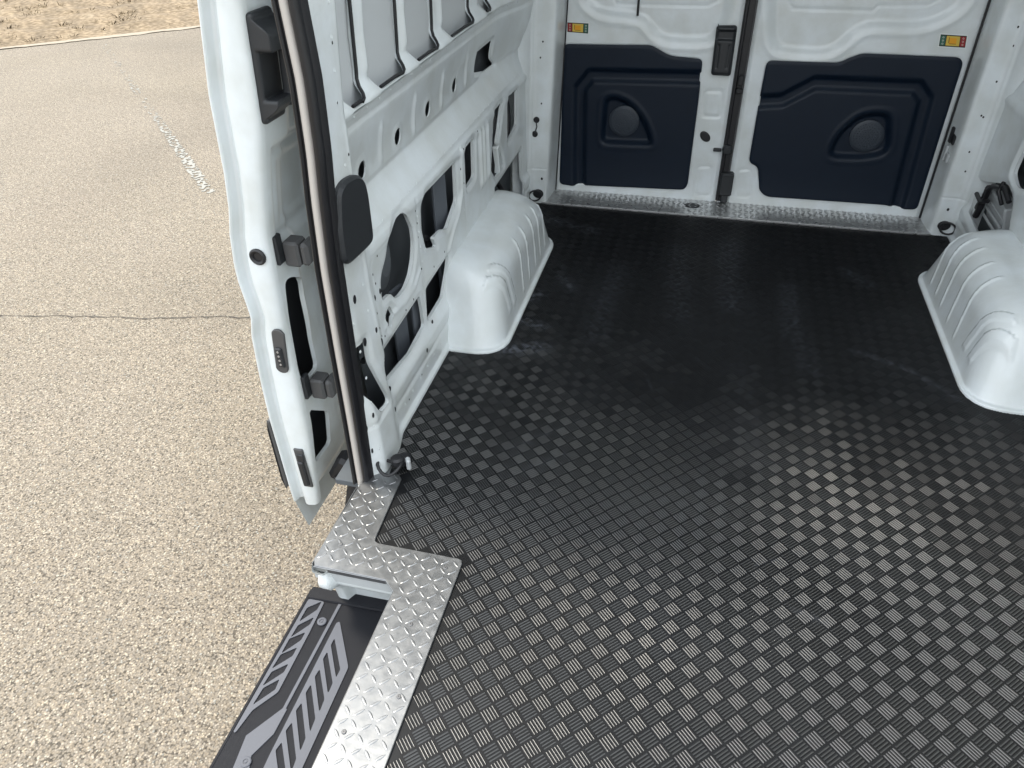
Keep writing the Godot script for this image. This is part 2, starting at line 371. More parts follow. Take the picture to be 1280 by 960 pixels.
# the same outline with its corners cut round
func rounded(poly: PackedVector2Array, r: float) -> PackedVector2Array:
	var o := PackedVector2Array()
	for i in poly.size():
		var a := poly[(i - 1 + poly.size()) % poly.size()]
		var b := poly[i]
		var d := poly[(i + 1) % poly.size()]
		var ra := minf(r, a.distance_to(b) * 0.45)
		var rd := minf(r, d.distance_to(b) * 0.45)
		var s := b + (a - b).normalized() * ra
		var e := b + (d - b).normalized() * rd
		for k in 4:
			var f := k / 3.0
			o.append(s.lerp(b, f).lerp(b.lerp(e, f), f))
	return o
func rect_poly(a: Vector2, b: Vector2) -> PackedVector2Array:
	return PackedVector2Array([a, Vector2(b.x, a.y), b, Vector2(a.x, b.y)])
func ss(a: float, b: float, x: float) -> float:
	var f := clampf((x - a) / (b - a), 0.0, 1.0)
	return f * f * (3.0 - 2.0 * f)
func bump(x: float, w: float) -> float:
	return exp(-(x / w) * (x / w))
func smax(a: float, b: float, k: float) -> float:
	var h := maxf(k - absf(a - b), 0.0) / k
	return maxf(a, b) + h * h * k * 0.25
# value at y from pairs (y, value), straight between them
func curve(pts: PackedVector2Array, y: float) -> float:
	if y <= pts[0].x:
		return pts[0].y
	for i in pts.size() - 1:
		if y <= pts[i + 1].x:
			return lerpf(pts[i].y, pts[i + 1].y, (y - pts[i].x) / (pts[i + 1].x - pts[i].x))
	return pts[pts.size() - 1].y

# ---------------------------------------------------------------- things and parts
func part(called: String, g: Geo, m: Material, parent: Node, label := "", kind := "") -> MeshInstance3D:
	var o := MeshInstance3D.new()
	o.name = called
	o.mesh = g.mesh()
	o.material_override = m
	parent.add_child(o, true)
	if label:
		o.set_meta("label", label)
	if kind:
		o.set_meta("kind", kind)
	return o
func group_part(called: String, parent: Node, label := "") -> Node3D:
	var o := Node3D.new()
	o.name = called
	parent.add_child(o, true)
	if label:
		o.set_meta("label", label)
	return o
func tag(o: Node, label: String, category := "", kind := "", group := "") -> void:
	o.set_meta("label", label)
	if category:
		o.set_meta("category", category)
	if kind:
		o.set_meta("kind", kind)
	if group:
		o.set_meta("group", group)
func many(called: String, m: Mesh, mat: Material, spots: Array, parent: Node, tints := PackedColorArray()) -> MultiMeshInstance3D:
	var mm := MultiMesh.new()
	mm.transform_format = MultiMesh.TRANSFORM_3D
	mm.use_colors = tints.size() > 0
	mm.mesh = m
	mm.instance_count = spots.size()
	for i in spots.size():
		mm.set_instance_transform(i, spots[i])
		if tints.size() > 0:
			mm.set_instance_color(i, tints[i])
	var o := MultiMeshInstance3D.new()
	o.name = called
	o.multimesh = mm
	o.material_override = mat
	parent.add_child(o, true)
	o.set_meta("kind", "stuff")
	return o

# ---------------------------------------------------------------- materials
var M := {}
func noise_tex(freq: float, lo: Color, hi: Color, seed_no: int, size := 512, octaves := 4, as_normal := 0.0) -> NoiseTexture2D:
	var n := FastNoiseLite.new()
	n.seed = seed_no
	n.frequency = freq
	n.fractal_octaves = octaves
	var t := NoiseTexture2D.new()
	t.width = size
	t.height = size
	t.seamless = true
	t.noise = n
	if as_normal > 0.0:
		t.as_normal_map = true
		t.bump_strength = as_normal
	else:
		var r := Gradient.new()
		r.set_color(0, lo)
		r.set_color(1, hi)
		r.set_offset(0, 0.25)
		r.set_offset(1, 0.75)
		t.color_ramp = r
	return t
func mat(c: Color, rough: float, metal := 0.0) -> StandardMaterial3D:
	var m := StandardMaterial3D.new()
	m.albedo_color = c.linear_to_srgb()
	m.roughness = rough
	m.metallic = metal
	return m
func tri_map(m: StandardMaterial3D, per_metre: float) -> void:
	m.uv1_triplanar = true
	m.uv1_world_triplanar = true
	m.uv1_scale = Vector3.ONE * per_metre

func make_materials() -> void:
	# white van paint, with a little road dust over it
	var p := mat(Color(0.685, 0.73, 0.75), 0.38)
	p.albedo_texture = noise_tex(0.012, Color(0.945, 0.94, 0.925), Color(1, 1, 1), 3, 512, 6)
	p.clearcoat_enabled = true
	p.clearcoat = 0.5
	p.clearcoat_roughness = 0.12
	p.normal_enabled = true
	p.normal_texture = noise_tex(0.10, Color.BLACK, Color.WHITE, 13, 512, 3, 3.0)
	p.normal_scale = 0.06
	tri_map(p, 0.9)
	M.paint = p
	M.dull_paint = mat(Color(0.42, 0.44, 0.45), 0.6)
	M.primer = mat(Color(0.10, 0.112, 0.13), 0.6)
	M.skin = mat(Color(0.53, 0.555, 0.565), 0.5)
	M.deadener = mat(Color(0.085, 0.095, 0.105), 0.75)
	M.cavity = mat(Color(0.03, 0.034, 0.04), 0.8)
	var b := mat(Color(0.016, 0.018, 0.021), 0.45)
	b.normal_enabled = true
	b.normal_texture = noise_tex(0.25, Color.BLACK, Color.WHITE, 11, 256, 2, 3.0)
	b.normal_scale = 0.35
	tri_map(b, 9.0)
	M.black = b
	var tp := mat(Color(0.0025, 0.008, 0.0185), 0.45)
	tp.normal_enabled = true
	tp.normal_texture = b.normal_texture
	tp.normal_scale = 0.4
	tri_map(tp, 8.0)
	tp.metallic_specular = 0.37
	M.trim = tp
	M.grille = mat(Color(0.022, 0.030, 0.042), 0.55)
	M.gasket = mat(Color(0.010, 0.010, 0.012), 0.5)
	M.seal_light = mat(Color(0.44, 0.41, 0.38), 0.55)
	M.rubber_dark = mat(Color(0.008, 0.008, 0.010), 0.35)
	M.grey_plastic = mat(Color(0.062, 0.062, 0.064), 0.5)
	M.steel = mat(Color(0.45, 0.45, 0.46), 0.4, 0.8)
	# polished tread plate
	var al := mat(Color(0.265, 0.27, 0.278), 0.38, 0.9)
	al.albedo_texture = noise_tex(0.02, Color(0.95, 0.95, 0.95), Color(1, 1, 1), 5, 512, 5)
	al.roughness_texture = noise_tex(0.03, Color(0.8, 0.8, 0.8), Color(1, 1, 1), 6, 512, 5)
	al.normal_enabled = true
	al.normal_texture = noise_tex(0.06, Color.BLACK, Color.WHITE, 7, 512, 4, 4.0)
	al.normal_scale = 0.02
	tri_map(al, 2.2)
	M.tread_plate = al
	var al2 := al.duplicate() as StandardMaterial3D
	al2.albedo_color = Color(0.66, 0.66, 0.66).linear_to_srgb()
	al2.roughness = 0.34
	al2.metallic = 0.85
	M.worn_plate = al2
	# floor rubber with dust
	var ru := mat(Color(0.145, 0.158, 0.188), 0.5)
	ru.albedo_texture = dust_texture()
	ru.roughness_texture = noise_tex(0.02, Color(0.75, 0.75, 0.75), Color(1, 1, 1), 21, 512, 5)
	ru.metallic_specular = 0.34
	tri_map(ru, 0.25)
	ru.uv1_offset = Vector3(0.5, 0.5, 0.6)
	M.rubber = ru
	var rr := ru.duplicate() as StandardMaterial3D
	rr.albedo_color = Color(0.145, 0.154, 0.175).linear_to_srgb()
	rr.roughness = 0.36
	rr.metallic_specular = 0.72
	rr.clearcoat_enabled = true
	rr.clearcoat = 0.25
	rr.clearcoat_roughness = 0.3
	M.rib = rr
	var rd := rr.duplicate() as StandardMaterial3D
	rd.roughness = 0.45
	rd.metallic_specular = 0.6
	rd.clearcoat = 0.15
	rd.clearcoat_roughness = 0.4
	M.rib_worn = rd
	M.rib_dusty = ru
	var rf := rd.duplicate() as StandardMaterial3D
	rf.albedo_color = ru.albedo_color
	rf.roughness = 0.48
	rf.metallic_specular = 0.45
	rf.clearcoat_enabled = false
	M.rib_faint = rf
	M.steel_dark = mat(Color(0.16, 0.16, 0.165), 0.45, 0.7)
	M.step_dark = mat(Color(0.008, 0.0085, 0.012), 0.6)
	M.step_dark.metallic_specular = 0.35
	M.step_dark.normal_enabled = true
	M.step_dark.normal_texture = b.normal_texture
	M.step_dark.normal_scale = 0.5
	tri_map(M.step_dark, 12.0)
	M.step_light = mat(Color(0.088, 0.093, 0.112), 0.6)
	M.line_paint = mat(Color(0.275, 0.267, 0.242), 0.9)
	M.crack = mat(Color(0.06, 0.052, 0.045), 0.95)

func dust_texture() -> ImageTexture:
	# black rubber (low values) with pale dust smears; 4 m across
	var big := FastNoiseLite.new()
	big.seed = 4
	big.frequency = 0.007
	big.fractal_octaves = 4
	var fine := FastNoiseLite.new()
	fine.seed = 9
	fine.frequency = 0.16
	fine.fractal_octaves = 3
	var a := big.get_seamless_image(1024, 1024).get_data()
	var b := fine.get_seamless_image(1024, 1024).get_data()
	var d := PackedByteArray()
	d.resize(1024 * 1024 * 3)
	# scuffs and dust smears, each from one floor spot (x, z) to another: width in m, strength
	var smear := PackedFloat32Array()
	smear.resize(1024 * 1024)
	var rng := RandomNumberGenerator.new()
	rng.seed = 77
	var strokes := [[-0.68, -0.86, -0.58, -0.90, 0.030, 1.0], [-0.67, -1.05, -0.60, -1.02, 0.022, 0.8], [-0.70, -1.16, -0.66, -1.24, 0.020, 0.7], [-0.62, -1.40, -0.55, -1.30, 0.02, 0.4], [0.40, -1.09, 0.54, -1.03, 0.012, 0.35], [0.54, -1.03, 0.67, -0.89, 0.010, 0.45], [-0.48, -0.33, -0.41, -0.40, 0.030, 0.13], [-0.55, -0.40, -0.40, -0.55, 0.03, 0.10], [0.22, -1.47, 0.22, -1.15, 0.035, 0.35], [0.23, -1.2, 0.26, -0.95, 0.035, 0.25], [0.44, -1.64, 0.50, -1.55, 0.03, 0.4], [-0.74, -1.87, -0.55, -1.80, 0.03, 0.4], [0.05, -0.9, 0.10, -0.5, 0.05, 0.10], [0.17, -0.03, 0.23, -0.01, 0.008, 0.35], [-0.2, -1.7, -0.15, -1.2, 0.05, 0.22], [0.0, -1.8, 0.02, -1.3, 0.05, 0.25], [-0.4, -1.5, -0.42, -1.0, 0.05, 0.2]]
	for k in 60:
		var sx := rng.randf_range(-0.8, 0.8)
		var sz := rng.randf_range(-1.9, 0.5)
		strokes.append([sx, sz, sx + rng.randf_range(-0.08, 0.08), sz + rng.randf_range(-0.10, 0.10), rng.randf_range(0.0015, 0.004), rng.randf_range(0.08, 0.30)])
	for s in strokes:
		var p0 := Vector2((s[0] * 0.25 + 0.5) * 1024.0, (s[1] * 0.25 + 0.6) * 1024.0)
		var p1 := Vector2((s[2] * 0.25 + 0.5) * 1024.0, (s[3] * 0.25 + 0.6) * 1024.0)
		var w: float = s[4] * 256.0
		var lo := p0.min(p1) - Vector2.ONE * (w * 2.0 + 2.0)
		var hi := p0.max(p1) + Vector2.ONE * (w * 2.0 + 2.0)
		for yy in range(int(lo.y), int(hi.y)):
			for xx in range(int(lo.x), int(hi.x)):
				var o := posmod(yy, 1024) * 1024 + posmod(xx, 1024)
				smear[o] = maxf(smear[o], s[5] * bump(seg_d(Vector2(xx, yy), p0, p1), maxf(w, 0.8)))
	for i in 1024 * 1024:
		var x := a[i] / 255.0
		var y := b[i] / 255.0
		var q := 0.028 + 0.026 * clampf((x - 0.45) * 2.0, 0.0, 1.0) * (0.4 + y) + (y - 0.5) * 0.018
		q += smear[i] * clampf(2.2 * y + 0.4 * x - 0.95, 0.0, 1.0) * 0.75
		var g := int(pow(clampf(q, 0.012, 1.0), 1.0 / 2.2) * 255.0)
		d[i * 3] = g
		d[i * 3 + 1] = g
		d[i * 3 + 2] = g
	return ImageTexture.create_from_image(Image.create_from_data(1024, 1024, false, Image.FORMAT_RGB8, d))

func ground_material() -> StandardMaterial3D:
	# chip seal: pale stones of about 9 mm in a grey binder, 2 m a tile
	var S := 2048
	var cell := FastNoiseLite.new()
	cell.noise_type = FastNoiseLite.TYPE_CELLULAR
	cell.seed = 31
	cell.frequency = 0.105
	cell.fractal_type = FastNoiseLite.FRACTAL_NONE
	cell.cellular_jitter = 1.0
	cell.cellular_return_type = FastNoiseLite.RETURN_CELL_VALUE
	var tone := cell.get_seamless_image(S, S, false, false, 0.02).get_data()
	cell.cellular_return_type = FastNoiseLite.RETURN_DISTANCE
	var dist := cell.get_seamless_image(S, S, false, false, 0.02).get_data()
	var big := FastNoiseLite.new()
	big.seed = 8
	big.frequency = 0.022
	big.fractal_octaves = 4
	var blot := big.get_seamless_image(S, S).get_data()
	var col := PackedByteArray()
	col.resize(S * S * 3)
	var hgt := PackedByteArray()
	hgt.resize(S * S)
	for i in S * S:
		var k := tone[i] / 255.0
		var e := clampf((dist[i] - 60) / 150.0, 0.0, 1.0)  # 0 at a stone's middle
		var up := 1.0 - e * e
		var w := 0.49 + 0.42 * up * (0.40 + 0.60 * k) + (blot[i] - 128) / 255.0 * 0.17
		if k > 0.9:
			w += 0.10
		if k < 0.10:
			w -= 0.15
		var warm := 0.5 + 0.5 * sin(k * 37.0)
		col[i * 3] = int(clampf(w * 1.02, 0.0, 1.0) * 255.0)
		col[i * 3 + 1] = int(clampf(w * (0.96 - 0.02 * warm), 0.0, 1.0) * 255.0)
		col[i * 3 + 2] = int(clampf(w * (0.885 - 0.05 * warm), 0.0, 1.0) * 255.0)
		hgt[i] = int(clampf(up * (0.35 + 0.65 * k), 0.0, 1.0) * 255.0)
	var im := Image.create_from_data(S, S, false, Image.FORMAT_RGB8, col)
	var hm := Image.create_from_data(S, S, false, Image.FORMAT_L8, hgt)
	hm.convert(Image.FORMAT_RGBA8)
	hm.bump_map_to_normal_map(4.5)
	var m := mat(Color(0.385, 0.382, 0.372), 0.92)
	m.albedo_texture = ImageTexture.create_from_image(im)
	m.normal_enabled = true
	m.normal_texture = ImageTexture.create_from_image(hm)
	m.normal_scale = 1.0
	m.vertex_color_use_as_albedo = true
	return m

func sticker_material(flip: bool) -> StandardMaterial3D:
	var im := Image.create(192, 96, false, Image.FORMAT_RGB8)
	im.fill(Color(0.86, 0.88, 0.87))
	im.fill_rect(Rect2i(7, 7, 178, 82), Color(0.05, 0.05, 0.05))
	var red := Color(0.56, 0.10, 0.11)
	var green := Color(0.13, 0.36, 0.29)
	im.fill_rect(Rect2i(11, 14, 34, 68), green if flip else red)
	im.fill_rect(Rect2i(147, 14, 34, 68), red if flip else green)
	im.fill_rect(Rect2i(50, 14, 92, 68), Color(0.80, 0.68, 0.28))
	im.fill_rect(Rect2i(72, 28, 48, 40), Color(0.86, 0.60, 0.10))
	im.fill_rect(Rect2i(66, 24, 6, 40), Color(0.55, 0.42, 0.10))
	im.fill_rect(Rect2i(72, 66, 48, 5), Color(0.55, 0.42, 0.10))
	for side in 2:
		for k in 3:
			var cx := 28 if side == 0 else 164
			var cy := 26 + k * 22
			for y in range(-6, 7):
				for x in range(-6, 7):
					var d := Vector2(x, y).length()
					if d < 6.5 and (d > 4.0 or (x + y * (k - 1)) % 4 == 0):
						im.set_pixel(cx + x, cy + y, Color(0.75, 0.72, 0.68))
	var m := mat(Color.WHITE, 0.4)
	m.albedo_texture = ImageTexture.create_from_image(im)
	return m

# rows of points joined to a smooth skin
func skin(g: Geo, rows: Array, face: Vector3) -> void:
	var nr := rows.size()
	var nc: int = rows[0].size()
	var N := []
	for j in nr:
		var line := PackedVector3Array()
		for i in nc:
			var a: Vector3 = rows[j][mini(i + 1, nc - 1)] - rows[j][maxi(i - 1, 0)]
			var b: Vector3 = rows[mini(j + 1, nr - 1)][i] - rows[maxi(j - 1, 0)][i]
			line.append(a.cross(b).normalized())
		N.append(line)
	var s := 0.0
	for j in nr:
		for i in nc:
			s += (N[j][i] as Vector3).dot(face)
	var sg := 1.0 if s >= 0.0 else -1.0
	for j in nr - 1:
		for i in nc - 1:
			g.tri(rows[j][i], rows[j][i + 1], rows[j + 1][i + 1], N[j][i] * sg, N[j][i + 1] * sg, N[j + 1][i + 1] * sg)
			g.tri(rows[j][i], rows[j + 1][i + 1], rows[j + 1][i], N[j][i] * sg, N[j + 1][i + 1] * sg, N[j + 1][i] * sg)

# ---------------------------------------------------------------- side walls
var arch_edge := PackedVector2Array([Vector2(-1.115, 0.56), Vector2(-1.105, 0.43), Vector2(-1.06, 0.37), Vector2(-0.99, 0.335), Vector2(-0.94, 0.30)])
var oval_edge := PackedVector2Array([Vector2(-0.42, 0.33), Vector2(-0.50, 0.335), Vector2(-0.56, 0.325), Vector2(-0.64, 0.33), Vector2(-0.69, 0.36)])
var holes := []      # [outline, bounds] in (z, y) of the wall in hand
var seal_x := PackedVector2Array([Vector2(-0.1, -0.903), Vector2(0, -0.90), Vector2(0.2, -0.895), Vector2(0.42, -0.891), Vector2(0.62, -0.886), Vector2(0.77, -0.877), Vector2(0.87, -0.868), Vector2(1.0, -0.862), Vector2(1.13, -0.866), Vector2(1.9, -0.83)])
var pillar_x := PackedVector2Array([Vector2(0, 0.848), Vector2(0.3, 0.853), Vector2(0.5, 0.866), Vector2(0.9, 0.862), Vector2(1.1, 0.845), Vector2(1.9, 0.80)])
const PANEL_Y := 0.874
# how far the inner sheet stands from the van's middle at (z, y)
func wall_m(z: float, y: float, with_pillar: bool) -> float:
	var m := 0.885 + 0.052 * (0.5 * ss(0.560, 0.662, y) + 0.5 * clampf((y - 0.563) / 0.097, 0.0, 1.0)) - 0.030 * ss(0.69, 0.86, y)
	m -= 0.009 * bump(y - 0.868, 0.010)
	m += 0.0035 * bump(y - 0.835, 0.006)
	m += 0.022 * ss(0.875, 0.905, y) - 0.085 * maxf(0.0, y - 1.0)
	m -= 0.004 * bump(y - 0.548, 0.012)
	# sill rail under the low openings, with a pressed line along it
	if y < 0.16:
		m -= 0.012 * ss(0.155, 0.125, y) - 0.004 * bump(y - 0.085, 0.008)
		m -= 0.010 * ss(0.022, 0.010, y)
	# pressed seams between the sheets and a raised edge over the wheel arch
	if y < 0.56:
		m += 0.003 * bump(z + 0.708, 0.005) * ss(0.14, 0.18, y)
		m += 0.003 * bump(z + 1.135, 0.005) * ss(0.30, 0.34, y)
		if z < -0.85 and z > -1.5:
			m -= 0.008 * bump(line_d(Vector2(z, y), arch_edge), 0.010)
		if z > -0.70:
			m -= 0.005 * bump(line_d(Vector2(z, y), oval_edge), 0.008)
	m += 0.002 * bump(y - 0.575, 0.004) + 0.0025 * bump(y - 0.665, 0.005)
	# small pressed beads on the belt rail
	if y > 0.66 and y < 0.86:
		for k in [-0.63, -0.87, -1.11, -1.36]:
			m -= 0.006 * bump(z - k - (y - 0.74) * 0.12, 0.009) * ss(0.67, 0.70, y) * ss(0.80, 0.77, y)
	# upright beads between the small openings
	if y > 0.33 and y < 0.56:
		for k in [-1.325, -1.365, -1.415]:
			m -= 0.010 * bump(z - k, 0.011) * ss(0.34, 0.37, y) * ss(0.56, 0.53, y)
	# ribs between the upper panels
	if y > 0.88:
		for k in [-0.592, -0.842, -1.128, -1.49]:
			m -= 0.012 * bump(z - k, 0.014) * ss(0.88, 0.93, y)
	# broad column that runs into the corner post
	m -= 0.055 * ss(-1.66, -1.98, z) * ss(0.56, 0.75, y)
	if with_pillar and z > -0.42:
		var pm := curve(pillar_x, y)
		var edge := -curve(seal_x, y) - 0.018
		var q := lerpf(edge, pm, ss(-0.195, -0.236, z))
		m = lerpf(q, m, ss(-0.315, -0.405, z))
		m -= 0.004 * bump(z + 0.327, 0.006) * ss(0.3, 0.4, y)
		if y < 0.25:
			m += 0.004 * bump(y - 0.165, 0.004) * ss(-0.30, -0.28, z)
	var p := Vector2(z, y)
	for h in holes:
		if (h[1] as Rect2).has_point(p):
			var d := poly_d(p, h[0])
			m += h[2] * ss(0.020, 0.002, d)
	return m
func wall_clip(z: float, y: float) -> float:
	var p := Vector2(z, y)
	var c := 1.0
	for h in holes:
		if (h[1] as Rect2).has_point(p):
			c = minf(c, poly_d(p, h[0]))
	return c
func add_hole(poly: PackedVector2Array, r := 0.012, lip := 0.006) -> void:
	var q := rounded(Geo.inset(poly, -0.005), r)
	holes.append([q, bounds(q, 0.03), lip])
func shifted(poly: PackedVector2Array, by: Vector2) -> PackedVector2Array:
	var o := PackedVector2Array()
	for q in poly:
		o.append(q + by)
	return o

var panel_z := [[-0.452, -0.553], [-0.612, -0.806], [-0.872, -1.072], [-1.157, -1.42], [-1.535, -1.62]]
func panel_holes() -> void:
	for k in panel_z:
		add_hole(PackedVector2Array([Vector2(k[0], 1.62), Vector2(k[0], PANEL_Y), Vector2(k[1] + 0.045, PANEL_Y), Vector2(k[1] + 0.013, PANEL_Y + 0.013), Vector2(k[1], PANEL_Y + 0.045), Vector2(k[1] - 0.012, 1.62)]), 0.02, 0.004)

func build_wall(van: Node3D, s: float) -> void:
	var left := s < 0.0
	var wall := group_part("side_wall", van, "white inner side wall pierced by openings behind the sliding door" if left else "white inner side wall on the side without a door opening")
	var zf := -0.195 if left else 1.9
	var face := Vector3(-s, 0, 0)
	var pos := func(u: float, v: float) -> Vector3: return Vector3(s * wall_m(u, v, left), v, u)
	holes = []
	if left:
		for h in [hole_oval, hole_bay, hole_slot, hole_tall, hole_rear, hole_low_small, hole_low_long]:
			add_hole(h)
		add_hole(hole_corner, 0.02)
		add_hole(Geo.inset(shifted(hole_pillar, Vector2(-0.014, 0)), -0.004), 0.02, 0.004)
		add_hole(hole_key, 0.012, 0.004)
	else:
		for h in [hole_oval, hole_bay, hole_slot, hole_low_small]:
			add_hole(h)
		add_hole(r_cavity, 0.02)
		add_hole(r_open, 0.02, 0.01)
	var g := Geo.new()
	if left:
		sheet(g, -2.05, zf, 0.0, 0.60, 0.006, pos, face, wall_clip, 0.010)
	else:
		sheet(g, -2.05, -1.15, 0.0, 0.60, 0.007, pos, face, wall_clip, 0.010)
		sheet(g, -1.15, zf, 0.0, 0.60, 0.02, pos, face, wall_clip, 0.010)
	part("lower_panel", g, M.paint, wall)
	holes = []
	for k in slot_spots:
		var e := PackedVector2Array()
		for i in 10:
			e.append(k + Vector2(0.023 * cos(TAU * i / 10), 0.023 * sin(TAU * i / 10)))
		holes.append([e, bounds(e, 0.03), -0.002])
	if left:
		add_hole(hole_upper, 0.01)
	g = Geo.new()
	if left:
		sheet(g, -2.05, zf, 0.60, 0.864, 0.006, pos, face, wall_clip, 0.004)
	else:
		sheet(g, -2.05, -1.15, 0.60, 0.864, 0.009, pos, face, wall_clip, 0.012)
		sheet(g, -1.15, zf, 0.60, 0.864, 0.02, pos, face, wall_clip, 0.012)
	part("belt_rail", g, M.paint, wall)
	holes = []
	panel_holes()
	g = Geo.new()
	if left:
		sheet(g, -2.05, zf, 0.864, 1.24, 0.007, pos, face, wall_clip, 0.009)
		sheet(g, -2.05, zf, 1.24, 1.90, 0.022, pos, face, wall_clip, 0.009)
	else:
		sheet(g, -2.05, zf, 0.864, 1.90, 0.022, pos, face, wall_clip, 0.009)
	part("upper_panel", g, M.paint, wall)
	holes = []
	# outer body skin, seen through the upper panels; its lower half carries dark deadening
	g = Geo.new()
	var sk := func(u: float, v: float) -> Vector3: return Vector3(s * (0.941 - 0.085 * maxf(0.0, v - 1.0) + 0.002 * sin(u * 9.0)), v, u)
	sheet(g, -2.0, -0.43 if left else 1.85, 0.80, 1.88, 0.05, sk, face)
	part("skin_panel", g, M.skin, wall)
	g = Geo.new()
	var outer := func(u: float, v: float) -> Vector3: return Vector3(s * (1.012 - 0.085 * maxf(0.0, v - 1.0) - 0.03 * ss(0.0, -0.4, v)), v, u)
	sheet(g, -2.24, -0.46 if left else 1.9, -0.40, 1.92, 0.04, outer, Vector3(s, 0, 0))
	part("outer_skin", g, M.paint, wall)
	g = Geo.new()
	sheet(g, -2.1, -0.44 if left else 1.85, -0.06, 0.80, 0.04, func(u: float, v: float) -> Vector3: return Vector3(s * (0.985 + 0.004 * sin(u * 31.0) * sin(v * 17.0)), v, u), face)
	g.box(Vector3(s * 0.935, -0.03, (-2.1 + zf) * 0.5), Vector3(0.10, 0.02, zf + 2.1), 0.002)
	part("deadening_pad", g, M.deadener, wall)
	# dark mastic in the gap behind each upper panel's rear and bottom edge
	for k in panel_z:
		g = Geo.new()
		var path := PackedVector3Array()
		for q in [Vector2(k[0] - 0.006, PANEL_Y + 0.001), Vector2(lerpf(k[0], k[1], 0.5), PANEL_Y + 0.001), Vector2(k[1] + 0.046, PANEL_Y - 0.002), Vector2(k[1] + 0.030, PANEL_Y + 0.002), Vector2(k[1] + 0.018, PANEL_Y + 0.009), Vector2(k[1] + 0.007, PANEL_Y + 0.020), Vector2(k[1] - 0.001, PANEL_Y + 0.034), Vector2(k[1] - 0.004, PANEL_Y + 0.050), Vector2(k[1] - 0.004, 1.1), Vector2(k[1] - 0.008, 1.35), Vector2(k[1] - 0.011, 1.61)]:
			path.append(Vector3(s * (wall_m(q.x, q.y, left) + 0.004), q.y, q.x))
		g.tube(path, 0.0042, 6)
		part("mastic_bead", g, M.gasket, wall)
	# braces inside the cavity
	for b in [[-1.00, 0.30, 0.07, 0.60, 0.925], [-1.12, 0.45, 0.02, 0.2, 0.91], [-0.64, 0.20, 0.06, 0.24, 0.945], [-0.70, 0.22, 0.03, 0.2, 0.92], [-1.57, 0.40, 0.022, 0.36, 0.915]]:
		g = Geo.new()
		g.box(Vector3(s * b[4], b[1], b[0]), Vector3(0.012, b[3], b[2]), 0.003, Basis(Vector3.UP, 0.25 * s))
		part("inner_brace", g, M.primer, wall)
	if left:
		g = Geo.new()
		g.lathe(Vector3(-0.975, 0.44, -0.565), PackedVector2Array([Vector2(0.075, 0.0), Vector2(0.072, 0.018), Vector2(0.058, 0.036), Vector2(0.03, 0.047), Vector2(0.0, 0.05)]), Basis(Vector3(0, 1.4, 0), Vector3(1, 0, 0), Vector3(0, 0, 1)), 24)
		part("inner_brace", g, M.deadener, wall)
		# wiring behind the tall openings
		g = Geo.new()
		g.tube(PackedVector3Array([Vector3(-0.93, 0.56, -1.62), Vector3(-0.91, 0.50, -1.60), Vector3(-0.92, 0.42, -1.56), Vector3(-0.905, 0.35, -1.54), Vector3(-0.92, 0.30, -1.58), Vector3(-0.91, 0.22, -1.66), Vector3(-0.92, 0.12, -1.80)]), 0.010, 7)
		part("wiring_loom", g, M.gasket, wall)
		g = Geo.new()
		g.tube(PackedVector3Array([Vector3(-0.925, 0.56, -1.80), Vector3(-0.905, 0.50, -1.77), Vector3(-0.91, 0.45, -1.80), Vector3(-0.90, 0.41, -1.75), Vector3(-0.93, 0.36, -1.75)]), 0.013, 7)
		part("wiring_loom", g, M.gasket, wall)
		g = Geo.new()
		g.box(Vector3(-0.90, 0.36, -1.585), Vector3(0.025, 0.11, 0.03), 0.004, Basis(Vector3.RIGHT, 0.2))
		part("plastic_clip", g, M.paint, wall)
		g = Geo.new()
		g.tube(PackedVector3Array([Vector3(-0.955, 0.52, -0.80), Vector3(-0.94, 0.46, -0.83), Vector3(-0.92, 0.40, -0.81), Vector3(-0.925, 0.37, -0.86), Vector3(-0.95, 0.33, -0.90)]), 0.011, 7)
		part("wiring_loom", g, M.gasket, wall)
		g = Geo.new()
		g.tube(PackedVector3Array([Vector3(-0.945, 0.24, -0.38), Vector3(-0.94, 0.235, -0.50), Vector3(-0.95, 0.25, -0.60), Vector3(-0.945, 0.22, -0.72)]), 0.008, 7)
		part("wiring_loom", g, M.gasket, wall)
		# spot welds along the flanges
		g = Geo.new()
		g.lathe(Vector3.ZERO, PackedVector2Array([Vector2(0.0042, -0.0006), Vector2(0.0036, 0.0008), Vector2(0.0026, 0.0006), Vector2(0.0, -0.0004)]), Basis.IDENTITY, 9)
		var weld := []
		var row := func(z0: float, z1: float, y0: float, y1: float, gap: float) -> void:
			var cnt := int(Vector2(z1 - z0, y1 - y0).length() / gap)
			for i in cnt:
				var f := (i + 0.5) / cnt
				var z := lerpf(z0, z1, f)
				var yy := lerpf(y0, y1, f)
				if wall_clip(z, yy) > 0.012:
					weld.append(Transform3D(Basis(Vector3(0, 0, 1), Vector3(1, 0, 0), Vector3(0, 1, 0)), Vector3(-wall_m(z, yy, true), yy, z)))
		row.call(-0.42, -0.80, 0.055, 0.055, 0.055)
		row.call(-0.42, -1.95, 0.585, 0.585, 0.06)
		row.call(-0.42, -1.95, 0.855, 0.855, 0.07)
		row.call(-0.715, -0.715, 0.30, 0.53, 0.045)
		row.call(-1.12, -1.12, 0.33, 0.53, 0.045)
		row.call(-0.30, -0.30, 0.42, 0.84, 0.06)
		row.call(-0.225, -0.225, 0.05, 0.80, 0.07)
		row.call(-0.30, -0.30, 0.90, 1.2, 0.06)
		many("spot_weld", g.mesh(), M.paint, weld, wall)
